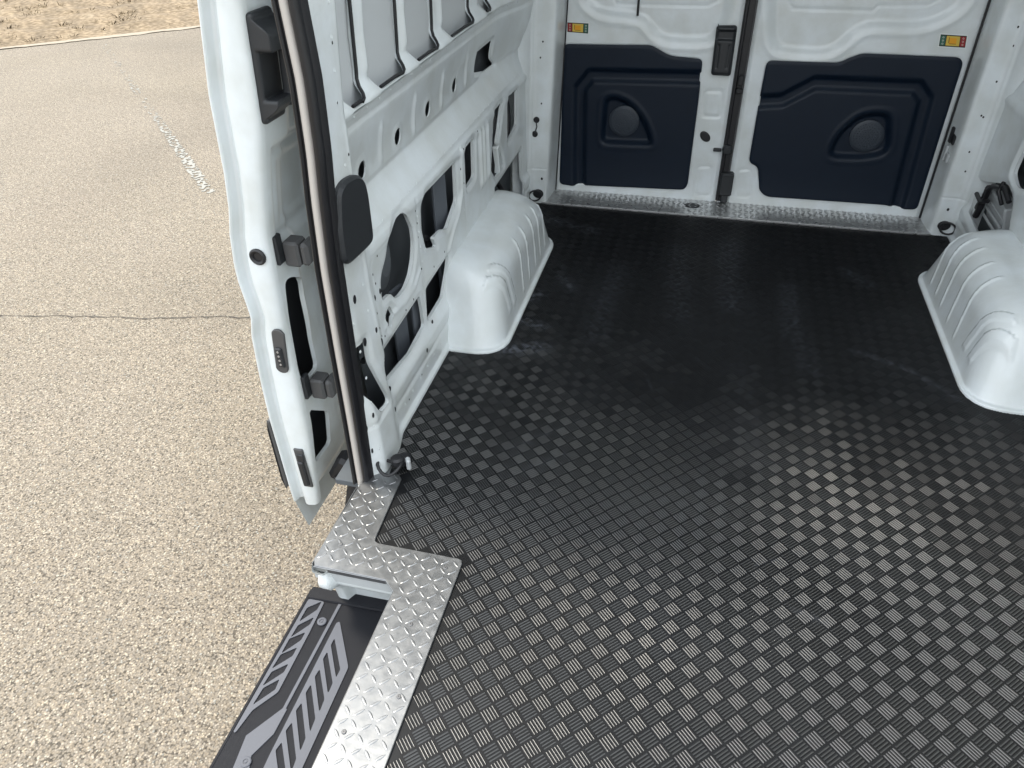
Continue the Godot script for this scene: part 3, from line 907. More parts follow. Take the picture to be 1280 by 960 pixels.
		# push-in plugs of the pillar and the rail
		for i in plug_spots.size():
			var q := plug_spots[i]
			var r := 0.0075 if i in [0, 2, 3] else 0.0052
			g = Geo.new()
			var bs := Basis(Vector3(0, 0, 1), Vector3(1, 0, 0), Vector3(0, 1.5, 0))
			g.lathe(Vector3(-wall_m(q.x, q.y, true) - 0.001, q.y, q.x), PackedVector2Array([Vector2(r, 0.0), Vector2(r, 0.0016), Vector2(r * 0.7, 0.0024), Vector2(0, 0.0026)]), bs, 10)
			part("plug", g, M.gasket, wall)
		var specks := [[-0.39, 0.50], [-0.40, 0.47], [-0.43, 0.53], [-0.70, 0.53], [-0.71, 0.49], [-0.705, 0.45], [-0.69, 0.36], [-0.36, 0.41], [-0.355, 0.37], [-0.38, 0.33], [-0.41, 0.31], [-0.47, 0.42], [-0.56, 0.30], [-0.62, 0.30], [-0.80, 0.31], [-1.10, 0.50], [-1.11, 0.45], [-1.14, 0.55], [-1.30, 0.555], [-0.90, 0.31], [-0.30, 0.93], [-0.32, 0.82], [-0.30, 1.04], [-0.59, 0.06], [-0.90, 0.09], [-0.48, 0.05]]
		for q in specks:
			g = Geo.new()
			g.lathe(Vector3(-wall_m(q[0], q[1], true) - 0.001, q[1], q[0]), PackedVector2Array([Vector2(0.0026, 0.0), Vector2(0.0024, 0.0016), Vector2(0, 0.002)]), Basis(Vector3(0, 0, 1), Vector3(1, 0, 0), Vector3(0, 1.4, 0)), 7)
			part("plug", g, M.gasket, wall)
		# plastic cover on the door pillar
		g = Geo.new()
		var pd := rounded(shifted(pad_shape, Vector2(-0.028, -0.006)), 0.02)
		g.prism(pd, Vector3(-0.872, 0, 0), Vector3(0, 0, 1), Vector3(0, 1, 0), Vector3(1, 0, 0), 0.024, 0.007)
		part("cover_pad", g, M.black, wall, "black plastic cover on the door pillar")
	else:
		# vent box and wiring in the corner cavity
		g = Geo.new()
		g.box(Vector3(0.945, 0.20, -1.82), Vector3(0.05, 0.13, 0.22), 0.006, Basis(Vector3(0, 0, 1), 0.25))
		for k in 4:
			g.box(Vector3(0.917, 0.155 + 0.03 * k, -1.82), Vector3(0.008, 0.010, 0.20), 0.002, Basis(Vector3(0, 0, 1), 0.25))
		part("vent_box", g, M.dull_paint, wall)
		g = Geo.new()
		g.tube(PackedVector3Array([Vector3(0.90, 0.165, -1.95), Vector3(0.885, 0.20, -1.90), Vector3(0.885, 0.235, -1.86), Vector3(0.885, 0.27, -1.86), Vector3(0.88, 0.30, -1.82), Vector3(0.882, 0.315, -1.76), Vector3(0.88, 0.335, -1.72), Vector3(0.885, 0.31, -1.65)]), 0.009, 7)
		part("wiring_loom", g, M.gasket, wall)
		g = Geo.new()
		g.tube(PackedVector3Array([Vector3(0.90, 0.14, -1.93), Vector3(0.89, 0.19, -1.89), Vector3(0.90, 0.24, -1.91), Vector3(0.89, 0.27, -1.88)]), 0.012, 7)
		part("wiring_loom", g, M.gasket, wall)
		g = Geo.new()
		g.tube(PackedVector3Array([Vector3(0.885, 0.215, -1.96), Vector3(0.88, 0.215, -1.88), Vector3(0.89, 0.235, -1.84)]), 0.008, 7)
		part("wiring_loom", g, M.gasket, wall)
		g = Geo.new()
		g.tube(PackedVector3Array([Vector3(0.88, 0.345, -1.74), Vector3(0.875, 0.31, -1.74), Vector3(0.885, 0.28, -1.70)]), 0.007, 7)
		part("wiring_loom", g, M.gasket, wall)

# ---------------------------------------------------------------- wheel arches
func arch_mesh(s: float) -> Geo:
	var front := -0.822 if s < 0.0 else -0.865
	var reach := 0.735 if s < 0.0 else 0.770
	var ribs := [-1.525, -1.445, -1.365, -1.262, -1.165]
	var f := func(p: Vector3) -> float:
		var a := absf(p.x)
		var side := 0.694 + 0.14 * p.y - a
		var rib := 0.0
		if p.y > 0.02 and side > -0.06:
			var on := ss(0.03, 0.05, p.y) * ss(0.30, 0.27, p.y)
			for k in ribs:
				rib = maxf(rib, 0.0045 * bump(p.z - k + 0.22 * p.y, 0.0055) * on * ss(reach + 0.02, reach, a))
			for k in ([front - 0.235, front - 0.178] if s < 0.0 else [front - 0.215, front - 0.150]):
				var w := absf(p.z - k - 1.15 * (a - 0.70))
				rib = maxf(rib, 0.0038 * ss(0.019, 0.014, w) * on * ss(0.772, 0.765, a) * ss(0.055, 0.07, p.y))
		var top := p.y - (0.258 - 0.16 * maxf(0.0, 0.865 - a))
		var fr := (p.z - front) * 0.93 + p.y * 0.37
		var re := (-1.70 - p.z) * 0.93 + p.y * 0.37
		var d := smax(smax(side, smax(fr, re, 0.12), 0.10), top, 0.085) - rib
		var foot := smax(smax(0.694 - a, p.z - front, 0.12), -1.70 - p.z, 0.12)
		return minf(d, maxf(foot - 0.013, p.y - 0.010))
	var g := Geo.new()
	var c := Vector3(0.009, 0.009, 0.0062)
	if s < 0.0:
		net(g, Vector3(-0.895, -0.02, -1.74), Vector3(-0.66, 0.31, -0.78), c, f)
	else:
		net(g, Vector3(0.66, -0.02, -1.74), Vector3(0.895, 0.31, -0.82), c, f)
	return g

# ---------------------------------------------------------------- tread plates
func lug_mesh() -> ArrayMesh:
	var g := Geo.new()
	var L := 0.0128
	var W := 0.0034
	var H := 0.0018
	var ring := [Vector3(-L, 0, 0), Vector3(-L * 0.5, 0, W * 0.8), Vector3(0, 0, W), Vector3(L * 0.5, 0, W * 0.8), Vector3(L, 0, 0), Vector3(L * 0.5, 0, -W * 0.8), Vector3(0, 0, -W), Vector3(-L * 0.5, 0, -W * 0.8)]
	var top := []
	for q in ring:
		top.append(Vector3(q.x * 0.72, H, q.z * 0.35))
	for i in 8:
		var j := (i + 1) % 8
		var n0: Vector3 = (ring[i] / Vector3(L, 1, W) * Vector3(0.3, 0, 1) + Vector3(0, 0.7, 0)).normalized()
		var n1: Vector3 = (ring[j] / Vector3(L, 1, W) * Vector3(0.3, 0, 1) + Vector3(0, 0.7, 0)).normalized()
		g.tri(ring[i], ring[j], top[j], n0, n1, Vector3.UP)
		g.tri(ring[i], top[j], top[i], n0, Vector3.UP, Vector3.UP)
		g.tri(Vector3(0, H * 1.05, 0), top[i], top[j], Vector3.UP, Vector3.UP, Vector3.UP)
	return g.mesh()
func lug_spots(poly: PackedVector2Array, y: float, pitch: float, keep: float, tall := 1.0) -> Array:
	var out := []
	var r := bounds(poly, 0.0)
	var i0 := floori(r.position.x / pitch)
	var j0 := floori(r.position.y / pitch)
	for i in range(i0, i0 + ceili(r.size.x / pitch) + 2):
		for j in range(j0, j0 + ceili(r.size.y / pitch) + 2):
			var p := Vector2(i, j) * pitch
			if poly_d(p, poly) < -keep:
				out.append(Transform3D(Basis(Vector3.UP, PI / 4 if (i + j) % 2 == 0 else -PI / 4).scaled_local(Vector3(1, tall, 1)), Vector3(p.x, y, p.y)))
	return out
func screw(g: Geo, at: Vector3, r := 0.005) -> void:
	g.lathe(at, PackedVector2Array([Vector2(r, 0.0), Vector2(r, 0.001), Vector2(r * 0.7, 0.0022), Vector2(r * 0.3, 0.0022), Vector2(r * 0.25, 0.0008), Vector2(0, 0.0008)]), Basis.IDENTITY, 12)

# ---------------------------------------------------------------- rear doors
func door_h(x: float, y: float, upper: PackedVector2Array, line: PackedVector2Array, presses: Array, x0: float, x1: float, trim: PackedVector2Array) -> float:
	var p := Vector2(x, y)
	var h := 0.0
	if y > 0.58:
		var d := poly_d(p, upper)
		h -= 0.018 * ss(0.020, -0.024, d)
		h += 0.003 * bump(d - 0.03, 0.010)
		if d < -0.02:
			var e := line_d(p, line)
			h -= 0.0025 * bump(e, 0.005)
	for q in presses:
		if (q[1] as Rect2).has_point(p):
			h -= 0.0035 * bump(poly_d(p, q[0]), 0.006)
	h -= 0.010 * ss(0.018, 0.0, minf(x - x0, x1 - x))
	if y < 0.68:
		h -= 0.034 * ss(-0.004, -0.014, poly_d(p, trim))
	return h

func build_rear_door(van: Node3D, left: bool) -> void:
	var door := group_part("rear_door", van, "closed white rear door with a handle bracket at its edge" if left else "closed white rear door without a handle bracket")
	var x0 := -0.793 if left else -0.018
	var x1 := -0.060 if left else 0.786
	var upper := upper_l.duplicate() if left else upper_r.duplicate()
	upper.append(Vector2(x1 - 0.07 if left else x1 - 0.08, 1.60))
	upper.append(Vector2(x0 + 0.10 if left else x0 + 0.05, 1.60))
	upper = rounded(upper, 0.05)
	var line := upline_l if left else upline_r
	var presses := []
	for q in ([press_l, press_l2] if left else [press_r]):
		var r := rounded(q, 0.015)
		presses.append([r, bounds(r, 0.03)])
	var trim := rounded(trim_l if left else trim_r, 0.018)
	var g := Geo.new()
	sheet(g, x0, x1, 0.008, 1.0, 0.006, func(u: float, v: float) -> Vector3: return Vector3(u, v, -2.19 + door_h(u, v, upper, line, presses, x0, x1, trim)), Vector3(0, 0, 1))
	sheet(g, x0, x1, 1.0, 1.88, 0.02, func(u: float, v: float) -> Vector3: return Vector3(u, v, -2.19 + door_h(u, v, upper, line, presses, x0, x1, trim)), Vector3(0, 0, 1))
	g.box(Vector3((x0 + x1) * 0.5, 0.94, -2.252), Vector3(x1 - x0, 1.88, 0.04), 0.004)
	part("door_panel", g, M.paint, door)
	var trench := trench_l if left else trench_r
	var pocket := rounded(pocket_l if left else pocket_r, 0.03)
	var sp: Vector2 = (speaker_l if left else speaker_r)[0]
	g = Geo.new()
	var th := func(u: float, v: float) -> Vector3:
		var p := Vector2(u, v)
		var h := 0.0
		var d := line_d(p, trench)
		h -= 0.016 * ss(0.034, 0.010, d)
		h -= 0.004 * ss(-0.002, 0.020, -poly_d(p, trim) - 0.0) * 0.0
		var q := poly_d(p, pocket)
		h -= 0.026 * ss(0.004, -0.022, q)
		h += 0.003 * bump(q - 0.014, 0.009) * (0.35 + 0.65 * ss(0.26, 0.36, v))
		var e := -poly_d(p, trim)
		h -= 0.004 * ss(0.008, 0.0, e)
		return Vector3(u, v, -2.176 + h)
	sheet(g, x0, x1, 0.025, 0.67, 0.006, th, Vector3(0, 0, 1), func(u: float, v: float) -> float: return -poly_d(Vector2(u, v), trim), 0.012)
	part("trim_panel", g, M.trim, door, "dark plastic trim panel with a moulded pocket")
	g = Geo.new()
	var up := Basis(Vector3(1, 0, 0), Vector3(0, 0, 1), Vector3(0, 1, 0))
	g.lathe(Vector3(sp.x, sp.y, -2.2005), PackedVector2Array([Vector2(0.066, 0.0), Vector2(0.065, 0.008), Vector2(0.055, 0.0125), Vector2(0.03, 0.0155), Vector2(0.0, 0.0165)]), up, 32)
	for ring in 5:
		for k in 6 + ring * 6:
			var w := TAU * k / (6 + ring * 6)
			var rr := 0.008 + ring * 0.0105
			g.box(Vector3(sp.x + rr * cos(w), sp.y + rr * sin(w), -2.1833 - 0.006 * (rr / 0.06) * (rr / 0.06)), Vector3(0.0045, 0.0045, 0.003), 0.001)
	part("speaker_grille", g, M.grille, door)
	# warning sticker
	var st := sticker_l if left else sticker_r
	var c := (st[0] + st[2]) * 0.5
	g = Geo.new()
	var a := PackedVector3Array()
	for q in st:
		a.append(Vector3(q.x, q.y, -2.1885))
	g.tri(a[0], a[1], a[2], Vector3.BACK, Vector3.BACK, Vector3.BACK, Vector2(0, 0), Vector2(1, 0), Vector2(1, 1))
	g.tri(a[0], a[2], a[3], Vector3.BACK, Vector3.BACK, Vector3.BACK, Vector2(0, 0), Vector2(1, 1), Vector2(0, 1))
	part("warning_sticker", g, sticker_material(not left), door, "small red, yellow and green warning sticker")
	if left:
		var gp := rounded(grip_l, 0.012)
		var gc := (grip_l[0] + grip_l[2]) * 0.5
		g = Geo.new()
		sheet(g, gp[0].x - 0.03, gp[0].x + 0.10, 0.53, 0.75, 0.004, func(u: float, v: float) -> Vector3:
			var e := -poly_d(Vector2(u, v), gp)
			var h := 0.024 - 0.010 * ss(0.012, 0.0, e)
			h -= 0.010 * ss(0.020, 0.014, absf(v - 0.697))
			var lo := absf(absf(u - gc.x) - 0.020)
			if v < 0.665 and v > 0.575:
				h -= 0.004 * ss(0.005, 0.002, lo)
			return Vector3(u, v, -2.19 + h), Vector3(0, 0, 1), func(u: float, v: float) -> float: return -poly_d(Vector2(u, v), gp), 0.026)
		part("handle_bracket", g, M.black, door)
		g = Geo.new()
		g.lathe(Vector3(plug_l[0].x, plug_l[0].y, -2.19), PackedVector2Array([Vector2(0.026, 0.0), Vector2(0.026, 0.004), Vector2(0.020, 0.007), Vector2(0, 0.007)]), Basis(Vector3(0, 0, 1), -0.75 + PI) * up, 20, 0.68)
		part("plug", g, M.gasket, door)
		# latch at the foot of the door edge
		g = Geo.new()
		g.box(Vector3(-0.026, 0.10, -2.178), Vector3(0.054, 0.10, 0.045), 0.006)
		g.box(Vector3(-0.026, 0.04, -2.178), Vector3(0.03, 0.05, 0.03), 0.005)
		part("latch", g, M.black, door)
		g = Geo.new()
		g.box(Vector3(-0.085, 0.245, -2.178), Vector3(0.034, 0.012, 0.02), 0.003)
		g.lathe(Vector3(-0.045, 0.25, -2.19), PackedVector2Array([Vector2(0.020, 0.0), Vector2(0.020, 0.024), Vector2(0.013, 0.03), Vector2(0, 0.03)]), up, 16)
		part("latch", g, M.black, door)
		# closing-edge seal, with the bright rod beside it
		g = Geo.new()
		g.box(Vector3(-0.040, 0.94, -2.215), Vector3(0.044, 1.86, 0.05), 0.006)
		part("edge_seal", g, M.gasket, door)
		g = Geo.new()
		g.tube(PackedVector3Array([Vector3(-0.053, 0.02, -2.186), Vector3(-0.053, 0.95, -2.186), Vector3(-0.05, 1.85, -2.186)]), 0.007, 8)
		g.box(Vector3(-0.033, 0.53, -2.185), Vector3(0.022, 0.04, 0.022), 0.003)
		g.box(Vector3(-0.033, 0.49, -2.185), Vector3(0.026, 0.02, 0.026), 0.003)
		part("lock_rod", g, M.gasket, door)
		g = Geo.new()
		g.tube(PackedVector3Array([Vector3(-0.0215, 0.02, -2.188), Vector3(-0.020, 0.82, -2.188), Vector3(-0.018, 1.85, -2.188)]), 0.004, 6)
		part("lock_rod", g, M.grey_plastic, door)
		# thin black strap on the upper door
		g = Geo.new()
		g.tube(PackedVector3Array([Vector3(-0.468, 0.755, -2.19), Vector3(-0.468, 0.80, -2.193), Vector3(-0.468, 0.95, -2.195)]), 0.005, 6)
		part("cord", g, M.gasket, door)

# ---------------------------------------------------------------- corner posts beside the rear doors
func build_post(van: Node3D, s: float) -> void:
	var post := group_part("corner_post", van)
	var g := Geo.new()
	var rows := []
	var ys := [0.0, 0.02, 0.08, 0.150, 0.157, 0.160, 0.163, 0.17, 0.3, 0.5, 0.7, 0.9, 1.2, 1.5, 1.9]
	for y in ys:
		var xi: float = (0.803 - 0.046 * y) if s < 0.0 else (0.796 - 0.009 * y)
		var xo: float = (0.882 - 0.022 * y) if s < 0.0 else 0.878 - 0.012 * y
		var dz: float = -0.003 if absf(y - 0.160) < 0.002 else 0.0
		var row := PackedVector3Array()
		for q in [Vector2(xi - 0.012, -2.20), Vector2(xi - 0.010, -2.14), Vector2(xi - 0.006, -2.075), Vector2(xi - 0.002, -2.050), Vector2(xi + 0.003, -2.042), Vector2(xi + 0.010, -2.039), Vector2(xi + 0.03, -2.038), Vector2(xo - 0.025, -2.038), Vector2(xo - 0.014, -2.037), Vector2(xo - 0.010, -2.030), Vector2(xo - 0.004, -2.026), Vector2(xo + 0.006, -2.022), Vector2(xo + 0.02, -1.985), Vector2(xo + 0.06, -1.97)]:
			row.append(Vector3(s * q.x, y, q.y + dz))
		rows.append(row)
	skin(g, rows, Vector3(0, 0, 1))
	part("post_panel", g, M.paint, post)
	g = Geo.new()
	var lip := PackedVector3Array()
	for y in [0.012, 0.5, 1.0, 1.85]:
		lip.append(Vector3(s * (0.803 - 0.046 * y - 0.017) if s < 0.0 else s * (0.796 - 0.009 * y - 0.015), y, -2.178))
	g.tube(lip, 0.003 if s < 0.0 else 0.0048, 6)
	part("edge_seal", g, M.gasket, post)
	var up := Basis(Vector3(1, 0, 0), Vector3(0, 0, 1), Vector3(0, 1, 0))
	if s < 0.0:
		# two caps joined by a cord
		for q in [Vector2(-0.846, 0.372), Vector2(-0.853, 0.312)]:
			g = Geo.new()
			g.lathe(Vector3(q.x, q.y, -2.040), PackedVector2Array([Vector2(0.013, 0.0), Vector2(0.013, 0.006), Vector2(0.009, 0.009), Vector2(0.006, 0.006), Vector2(0, 0.006)]), up, 14)
			part("cap", g, M.gasket, post)
		g = Geo.new()
		g.tube(PackedVector3Array([Vector3(-0.846, 0.36, -2.032), Vector3(-0.843, 0.345, -2.030), Vector3(-0.85, 0.325, -2.032)]), 0.0025, 6)
		part("cord", g, M.gasket, post)
	for q in ([Vector2(0.845, 0.27), Vector2(0.832, 0.113), Vector2(0.842, 0.60), Vector2(0.832, 0.48), Vector2(0.84, 0.475), Vector2(0.835, 0.345), Vector2(0.848, 0.78), Vector2(0.855, 0.72)] if s > 0.0 else [Vector2(-0.822, 0.115), Vector2(-0.825, 0.44), Vector2(-0.83, 0.62), Vector2(-0.82, 0.68)]):
		var r: float = 0.010 if q.x > 0.0 and q.y == 0.27 else (0.005 if q.y < 0.12 else 0.0032)
		g = Geo.new()
		g.lathe(Vector3(q.x, q.y, -2.040), PackedVector2Array([Vector2(r, 0.0), Vector2(r, 0.003), Vector2(r * 0.7, 0.004), Vector2(0, 0.004)]), up, 10, 1.25)
		part("plug", g, M.gasket, post)
	if s > 0.0:
		for y in [0.30, 0.37]:
			g = Geo.new()
			g.box(Vector3(0.783, y, -2.10), Vector3(0.012, 0.035, 0.045), 0.004)
			g.box(Vector3(0.779, y + 0.01, -2.12), Vector3(0.010, 0.06, 0.02), 0.003)
			part("hinge", g, M.gasket if y > 0.35 else M.dull_paint, post)
	# tie-down pocket and ring at the foot
	g = Geo.new()
	g.lathe(Vector3(s * 0.838, 0.045, -2.041), PackedVector2Array([Vector2(0.024, 0.0), Vector2(0.024, 0.006), Vector2(0.018, 0.008), Vector2(0, 0.008)]), up, 16, 0.85)
	part("tie_down_cup", g, M.gasket, post)
	g = Geo.new()
	var path := PackedVector3Array()
	for k in 16:
		var w := TAU * k / 16
		path.append(Vector3(s * (0.850 + 0.026 * cos(w)), 0.040 + 0.024 * sin(w), -2.022 + 0.010 * cos(w)))
	g.tube(path, 0.004, 7, true)
	part("tie_down_ring", g, M.gasket, post)

# ---------------------------------------------------------------- sliding door, pushed back along the van's side
const DZ := -0.32
var door_out := PackedVector2Array([Vector2(-0.30, -1.229), Vector2(-0.238, -1.232), Vector2(0.031, -1.235), Vector2(0.15, -1.231), Vector2(0.231, -1.226), Vector2(0.321, -1.219), Vector2(0.379, -1.206), Vector2(0.425, -1.209), Vector2(0.48, -1.214), Vector2(0.524, -1.213), Vector2(0.603, -1.203), Vector2(0.674, -1.186), Vector2(0.76, -1.174), Vector2(0.923, -1.162), Vector2(1.103, -1.133), Vector2(1.9, -0.99)])
var door_in := PackedVector2Array([Vector2(-0.30, -1.150), Vector2(-0.252, -1.144), Vector2(0.013, -1.124), Vector2(0.235, -1.121), Vector2(0.382, -1.119), Vector2(0.602, -1.107), Vector2(0.702, -1.090), Vector2(0.866, -1.058), Vector2(1.105, -1.040), Vector2(1.9, -0.90)])
func build_sliding_door(van: Node3D) -> void:
	var door := group_part("sliding_door", van, "open white sliding door pushed back outside the van")
	var g := Geo.new()
	var rows := []
	var y := -0.285
	while y < 1.9:
		var o := curve(door_out, y)
		var i := curve(door_in, y)
		var row := PackedVector3Array()
		for q in [Vector2(o + 0.010, -0.40), Vector2(o + 0.004, -0.345), Vector2(o, DZ - 0.004), Vector2(o + 0.003, DZ + 0.001), Vector2(o + 0.007, DZ + 0.001), Vector2(o + 0.010, DZ - 0.004), Vector2(o + 0.013, DZ - 0.020), Vector2(o + 0.022, DZ - 0.024), Vector2(o + 0.032, DZ - 0.018), Vector2(o + 0.038, DZ - 0.006), Vector2(o + 0.046, DZ + 0.002), Vector2(lerpf(o, i, 0.66), DZ + 0.004), Vector2(i - 0.016, DZ + 0.002), Vector2(i - 0.007, DZ - 0.001), Vector2(i - 0.002, DZ - 0.006), Vector2(i, DZ - 0.013), Vector2(i + 0.001, DZ - 0.022)]:
			row.append(Vector3(q.x, y, q.y))
		rows.append(row)
		y += 0.012 if y < 1.15 else 0.06
	skin(g, rows, Vector3(0, 0, 1))
	# closed foot of the front frame
	var foot := PackedVector2Array()
	for q in rows[0]:
		foot.append(Vector2(q.x, q.z))
	g.prism(foot, Vector3(0, -0.283, 0), Vector3(1, 0, 0), Vector3(0, 0, 1), Vector3(0, -1, 0), 0.003)
	part("front_frame", g, M.paint, door)
	# inner panel with its window-like openings
	holes = []
	var win_a := PackedVector2Array([Vector2(-0.372, 0.462), Vector2(-0.40, 0.458), Vector2(-0.453, 0.425), Vector2(-0.464, 0.405), Vector2(-0.452, 0.355), Vector2(-0.436, 0.25), Vector2(-0.438, 0.155), Vector2(-0.36, 0.16), Vector2(-0.352, 0.20), Vector2(-0.36, 0.34)])
	var win_b := PackedVector2Array([Vector2(-0.36, 0.055), Vector2(-0.45, -0.02), Vector2(-0.44, -0.13), Vector2(-0.35, -0.125)])
	add_hole(win_a, 0.02, 0.004)
	add_hole(win_b, 0.015, 0.004)
	g = Geo.new()
	var ip := func(u: float, v: float) -> Vector3:
		var x := curve(door_in, v)
		var d := poly_d(Vector2(u, v), rect_poly(Vector2(-0.62, 0.56), Vector2(-0.375, 0.80)))
		x -= 0.022 * ss(0.012, -0.02, d)
		x += 0.006 * bump(d + 0.035, 0.012)
		x -= 0.012 * ss(-0.44, -0.47, u) * ss(0.2, 0.4, v)
		x -= 0.05 * ss(-0.20, -0.285, v)
		return Vector3(x, v, u)
	sheet(g, -0.66, DZ - 0.020, -0.278, 1.2, 0.008, ip, Vector3(1, 0, 0), wall_clip, 0.012)
	sheet(g, -0.66, DZ - 0.020, 1.2, 1.88, 0.03, ip, Vector3(1, 0, 0))
	sheet(g, -1.55, -0.66, -0.278, 1.88, 0.04, ip, Vector3(1, 0, 0))
	part("inner_panel", g, M.paint, door)
	holes = []
	g = Geo.new()
	var op := func(u: float, v: float) -> Vector3: return Vector3(curve(door_out, maxf(v, -0.29)) + 0.004 + 0.26 * maxf(0.0, -0.30 - v), v, u)
	sheet(g, -1.55, DZ - 0.004, -0.395, 1.9, 0.02, op, Vector3(-1, 0, 0))
	part("outer_skin", g, M.paint, door)
	g = Geo.new()
	sheet(g, -1.5, DZ - 0.03, -0.27, 1.8, 0.05, func(u: float, v: float) -> Vector3: return Vector3(curve(door_out, v) + 0.02, v, u), Vector3(1, 0, 0))
	part("deadening_pad", g, M.cavity, door)
	g = Geo.new()
	sheet(g, -1.5, DZ + 0.001, -0.235, 0.03, 0.02, func(u: float, v: float) -> Vector3: return Vector3(-1.2415 - 0.008 * ss(-0.235, -0.20, v) * ss(0.03, 0.0, v), v, u), Vector3(-1, 0, 0))
	g.box(Vector3(-1.241, -0.10, DZ - 0.01), Vector3(0.014, 0.26, 0.02), 0.004)
	part("side_moulding", g, M.grey_plastic, door)
	# pull handle
	var hf := func(p: Vector3) -> float:
		var q := p - Vector3(curve(door_in, p.y), 0.0, 0.0)
		var box := func(c: Vector3, h: Vector3, r: float) -> float:
			var e := Vector3(q.x, p.y, p.z) - c
			var a := e.abs() - h + Vector3.ONE * r
			return Vector3(maxf(a.x, 0), maxf(a.y, 0), maxf(a.z, 0)).length() + minf(maxf(a.x, maxf(a.y, a.z)), 0.0) - r
		var plate: float = box.call(Vector3(0.004, 0.972, -0.375), Vector3(0.010, 0.108, 0.042), 0.008)
		var tall := 0.046 * ss(1.085, 1.035, p.y)
		var top: float = maxf(box.call(Vector3(0.02, 1.043, -0.375), Vector3(0.03, 0.036, 0.042), 0.008), q.x - tall)
		var low := 0.044 * ss(0.862, 0.905, p.y)
		var bot: float = maxf(box.call(Vector3(0.02, 0.892, -0.375), Vector3(0.03, 0.024, 0.042), 0.008), q.x - low)
		var bar: float = box.call(Vector3(0.034, 0.965, -0.404), Vector3(0.011, 0.075, 0.013), 0.007)
		return minf(minf(plate, top), minf(bot, bar))
	g = Geo.new()
	net(g, Vector3(-1.08, 0.85, -0.428), Vector3(-0.975, 1.09, -0.322), Vector3.ONE * 0.0045, hf)
	part("pull_handle", g, M.black, door, "black pull handle with a deep grip")
	# stop blocks
	for k in [[0.528, 0.0], [0.115, -0.012]]:
		var stop := group_part("bump_stop", door)
		var xi := curve(door_in, k[0])
		g = Geo.new()
		g.box(Vector3(xi + 0.004, k[0] + 0.03, -0.362), Vector3(0.012, 0.075, 0.03), 0.003)
		part("base_plate", g, M.black, stop)
		g = Geo.new()
		g.box(Vector3(xi + 0.028, k[0] + 0.012, -0.395), Vector3(0.042, 0.066, 0.05), 0.006)
		part("rubber_block", g, M.grey_plastic, stop)
		g = Geo.new()
		g.box(Vector3(xi + 0.058, k[0] + 0.010, -0.405), Vector3(0.024, 0.060, 0.055), 0.008)
		part("rubber_block", g, M.grey_plastic, stop)
	var up := Basis(Vector3(1, 0, 0), Vector3(0, 0, 1), Vector3(0, 1, 0))
	g = Geo.new()
	g.lathe(Vector3(-1.136, 0.558, DZ + 0.003), PackedVector2Array([Vector2(0.021, 0.0), Vector2(0.021, 0.004), Vector2(0.017, 0.007), Vector2(0.012, 0.004), Vector2(0.011, 0.0012), Vector2(0.0, 0.0012)]), up, 20)
	part("grommet", g, M.gasket, door)
	g = Geo.new()
	var oval := PackedVector2Array()
	for k in 20:
		var w := TAU * k / 20
		oval.append(Vector2(0.018 * cos(w), 0.017 * sin(w) + (0.052 if sin(w) > 0.0 else -0.052)))
	g.prism(oval, Vector3(-1.139, 0.288, DZ + 0.003), Vector3(cos(0.12), -sin(0.12), 0), Vector3(-sin(0.12) * -1.0, cos(0.12), 0), Vector3(0, 0, 1), 0.006, 0.002)
	part("contact_plate", g, M.grey_plastic, door)
	g = Geo.new()
	g.box(Vector3(-1.140, 0.272, DZ + 0.011), Vector3(0.020, 0.062, 0.010), 0.004)
	part("contact_plate", g, M.black, door)
	for k in 4:
		g = Geo.new()
		g.lathe(Vector3(-1.140, 0.292 - 0.013 * k, DZ + 0.0155), PackedVector2Array([Vector2(0.0035, 0.0), Vector2(0.003, 0.002), Vector2(0, 0.0022)]), up, 8)
		part("contact_pin", g, M.steel, door)
	g = Geo.new()
	g.box(Vector3(-1.160, -0.128, DZ + 0.005), Vector3(0.030, 0.150, 0.008), 0.003, Basis(Vector3(0, 0, 1), 0.03))
	part("latch_plate", g, M.grey_plastic, door)
	g = Geo.new()
	g.box(Vector3(-1.160, -0.145, DZ + 0.012), Vector3(0.020, 0.095, 0.010), 0.004, Basis(Vector3(0, 0, 1), 0.03))
	g.box(Vector3(-1.158, -0.085, DZ + 0.010), Vector3(0.022, 0.03, 0.006), 0.002)
	part("latch_plate", g, M.black, door)
	# roller arm that runs in the track under the sill
	g = Geo.new()
	g.box(Vector3(-1.075, -0.185, -0.40), Vector3(0.07, 0.10, 0.06), 0.012, Basis(Vector3(0, 0, 1), -0.5))
	g.box(Vector3(-1.02, -0.17, -0.40), Vector3(0.09, 0.05, 0.05), 0.012, Basis(Vector3(0, 0, 1), 0.5))
	g.tube(PackedVector3Array([Vector3(-1.05, -0.15, -0.37), Vector3(-1.03, -0.20, -0.36), Vector3(-1.05, -0.30, -0.345), Vector3(-1.06, -0.40, -0.33)]), 0.020, 10)
	for q in [Vector3(-1.088, -0.20, -0.366), Vector3(-1.058, -0.185, -0.366)]:
		g.lathe(q, PackedVector2Array([Vector2(0.010, 0.0), Vector2(0.010, 0.006), Vector2(0.007, 0.008), Vector2(0, 0.008)]), up, 8)
	part("roller_arm", g, M.gasket, door)

